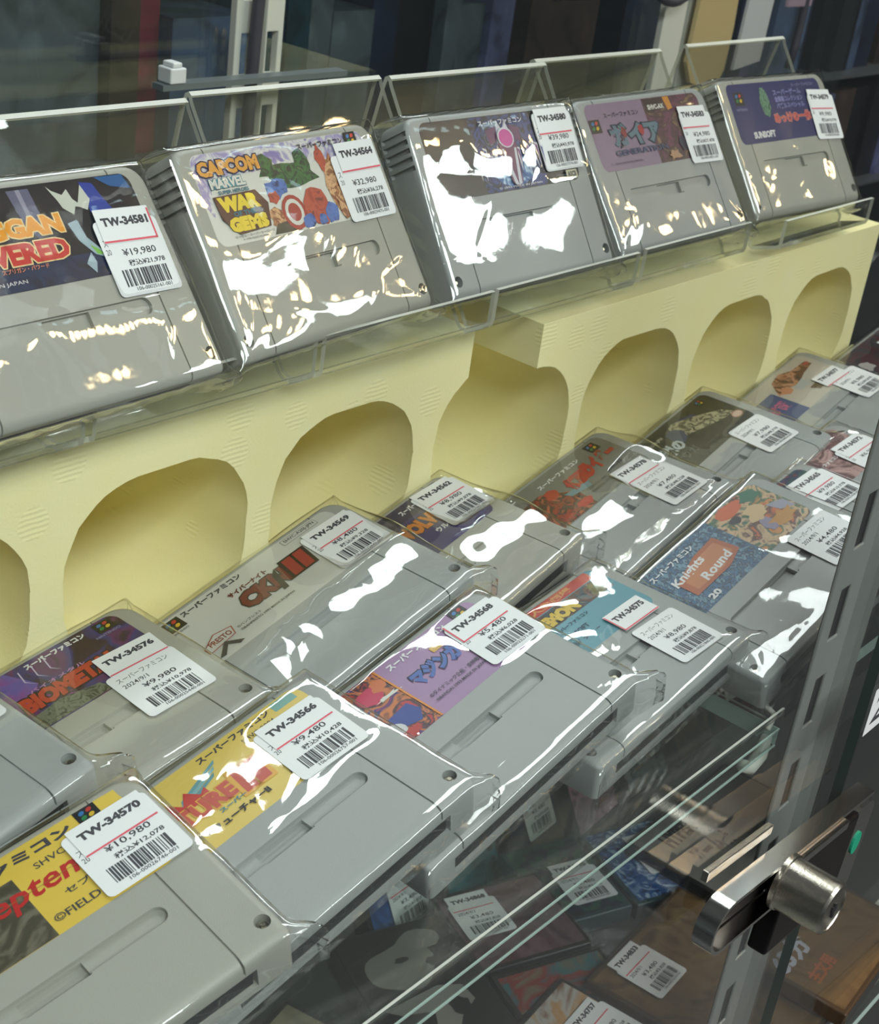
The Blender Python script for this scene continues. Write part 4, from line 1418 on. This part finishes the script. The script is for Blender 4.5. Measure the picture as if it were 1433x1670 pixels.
# ------------------------------------------------------------------ behind the showcase: cables, hang tags, rack of boxes
mb = MB()
mb.tube([(272 + 6 * math.sin(k / 3.0), 414, 560 - 32 * k) for k in range(22)], 4.2, 10)
mb.build('black_cable', [col('cable_rubber', (0.05, 0.045, 0.06), 0.5)], None, smooth=180, label='thick black cable hanging down between the pale posts', category='cable')
mb = MB()
mb.tube([(735 + 62 * math.sin(a), 405, 268 - 92 * math.cos(a)) for a in (math.pi * (k - 20) / 20 for k in range(41))], 4.2, 10)
mb.build('black_cable', [col('cable_rubber', (0.05, 0.045, 0.06), 0.5)], None, smooth=180, label='loop of black cable at the top edge above the mauve cartridge', category='cable')
mb = MB()
mb.tube([(905 + 60 * math.sin(k / 5.0) , 400, 330 - 22 * k) for k in range(11)], 4.0, 10)
mb.build('black_cable', [col('cable_rubber', (0.05, 0.045, 0.06), 0.5)], None, smooth=180, label='black cable curving down beside the white hanging tag', category='cable')
g = yprism([(800, 330), (845, 330), (860, 150), (858, 112), (845, 92), (802, 104), (790, 122)], 412, 416)
mb = MB()
mb.add(g.v, g.f)
mb.build('hanging_tag', [P('manila', 206, 186, 140)], None, label='cream hanging tag in front of the pale post', category='hanging tag')
g = yprism([(880, 330), (925, 330), (915, 118), (868, 112)], 408, 411)
mb = MB()
mb.add(g.v, g.f)
mb.build('hanging_tag', [P('tagwhite', 206, 208, 210)], None, label='white hanging tag beside the cream one', category='hanging tag')
mb = MB()
mb.box(928, 975, 398, 402, 168, 260)
mb.build('hanging_tag', [P('tagpink', 170, 150, 165)], None, label='pale pink tag near the top right corner', category='hanging tag', bevel=1.0)

rk = empty('rack', (1100, 720, -900), label='dark open rack of game boxes behind the showcase', category='rack')
for z in (-330, -160, 10, 180, 350):
    mb = MB()
    mb.box(-1000, 1300, -70, 90, z + 900 - 5, z + 900)
    mb.build('rack_shelf', [P('rackshelf', 92, 96, 98)], rk)
mb = MB()
mb.box(-1000, 1300, 92, 98, 0, 1350)
mb.build('rack_back', [P('rackback', 26, 27, 33)], rk)
names = [('slate blue', (84, 100, 128)), ('navy', (34, 42, 66)), ('black', (28, 28, 32)), ('dull red', (118, 48, 66)), ('grey', (96, 104, 112)), ('brown', (74, 60, 54)), ('dark teal', (30, 66, 80)), ('lavender', (106, 108, 146))]
bm_cache = {}
for zi, z in enumerate((-160, 10)):
    x = 210
    prev = None
    k = 0
    row = []
    while x < 2250:
        w = r.choice((24, 30, 38, 56, 90))
        h = r.choice((110, 120, 138, 138))
        if r.random() < 0.14:
            x += r.choice((30, 60))
            continue
        row.append((x, w, h, names[r.randrange(len(names))], r.uniform(0, 25)))
        x += w
    for k, (x, w, h, (nm, c), dy) in enumerate(row):
        mb = MB()
        mb.box(-w / 2 + .8, w / 2 - .8, 0, 80, 0, h)
        nb = (row[k - 1][3][0] if k else 'nothing', row[k + 1][3][0] if k + 1 < len(row) else 'nothing')
        lb = '%s %s game box, %s rack shelf, between %s and %s ones' % ({24: 'very thin', 30: 'thin', 38: 'medium', 56: 'wide', 90: 'broad'}[w], nm, ('lower', 'upper')[zi], nb[0], nb[1])
        o = mb.build('game_box', [art('bx_' + nm, [s2l(*[int(q * .7) for q in c]), s2l(*c), s2l(*[min(255, int(q * 1.25)) for q in c])], 14, k * 0.37)], None, label=lb, category='game box', group='game boxes on the rack behind the showcase')
        o.location = (x * S + w / 2 * S, (660 + dy) * S, (z + .2) * S)
mb = MB()
mb.box(-6, 6, -6, 6, 0, 9)
mb.box(-3.5, 3.5, -5, 5, 9, 12)
pb = mb.build('white_adapter', [M_paper], None, bevel=1, label='small white block on a pale ledge left of the pale post', category='adapter')
pb.location = (0.1865, 0.397, 0.1452)
mb = MB()
mb.box(176, 330, 392, 402, 141.5, 145)
mb.build('pale_ledge', [P('ledge', 120, 128, 130)], None, label='thin pale ledge crossing behind the pale slotted posts', category='ledge')

# ------------------------------------------------------------------ the room
def struct(name, mb, mat):
    return mb.build(name, [mat], None, kind='structure')


Mw = col('wall_paint', (0.09, 0.10, 0.11), 0.8, var=0.1, scale=3)
mb = MB(); mb.box(-3000, 4600, -3000, 3000, -1000, -915); struct('floor', mb, col('floor_tile', (0.045, 0.045, 0.045), 0.4, var=0.2, scale=5))
mb = MB(); mb.box(-3000, 4600, -3000, 3000, 1440, 1500); struct('ceiling', mb, col('ceiling_panel', (0.10, 0.10, 0.10), 0.8, var=0.05, scale=4))
mb = MB(); mb.box(-3000, 4600, 2900, 3000, -915, 1440); struct('wall_back', mb, Mw)
mb = MB(); mb.box(-3000, 4600, -3000, -2900, -915, 1440); struct('wall_front', mb, Mw)
mb = MB(); mb.box(-3000, -2900, -2900, 2900, -915, 1440); struct('wall_left', mb, Mw)
mb = MB(); mb.box(4500, 4600, -2900, 2900, -915, 1440); struct('wall_right', mb, Mw)
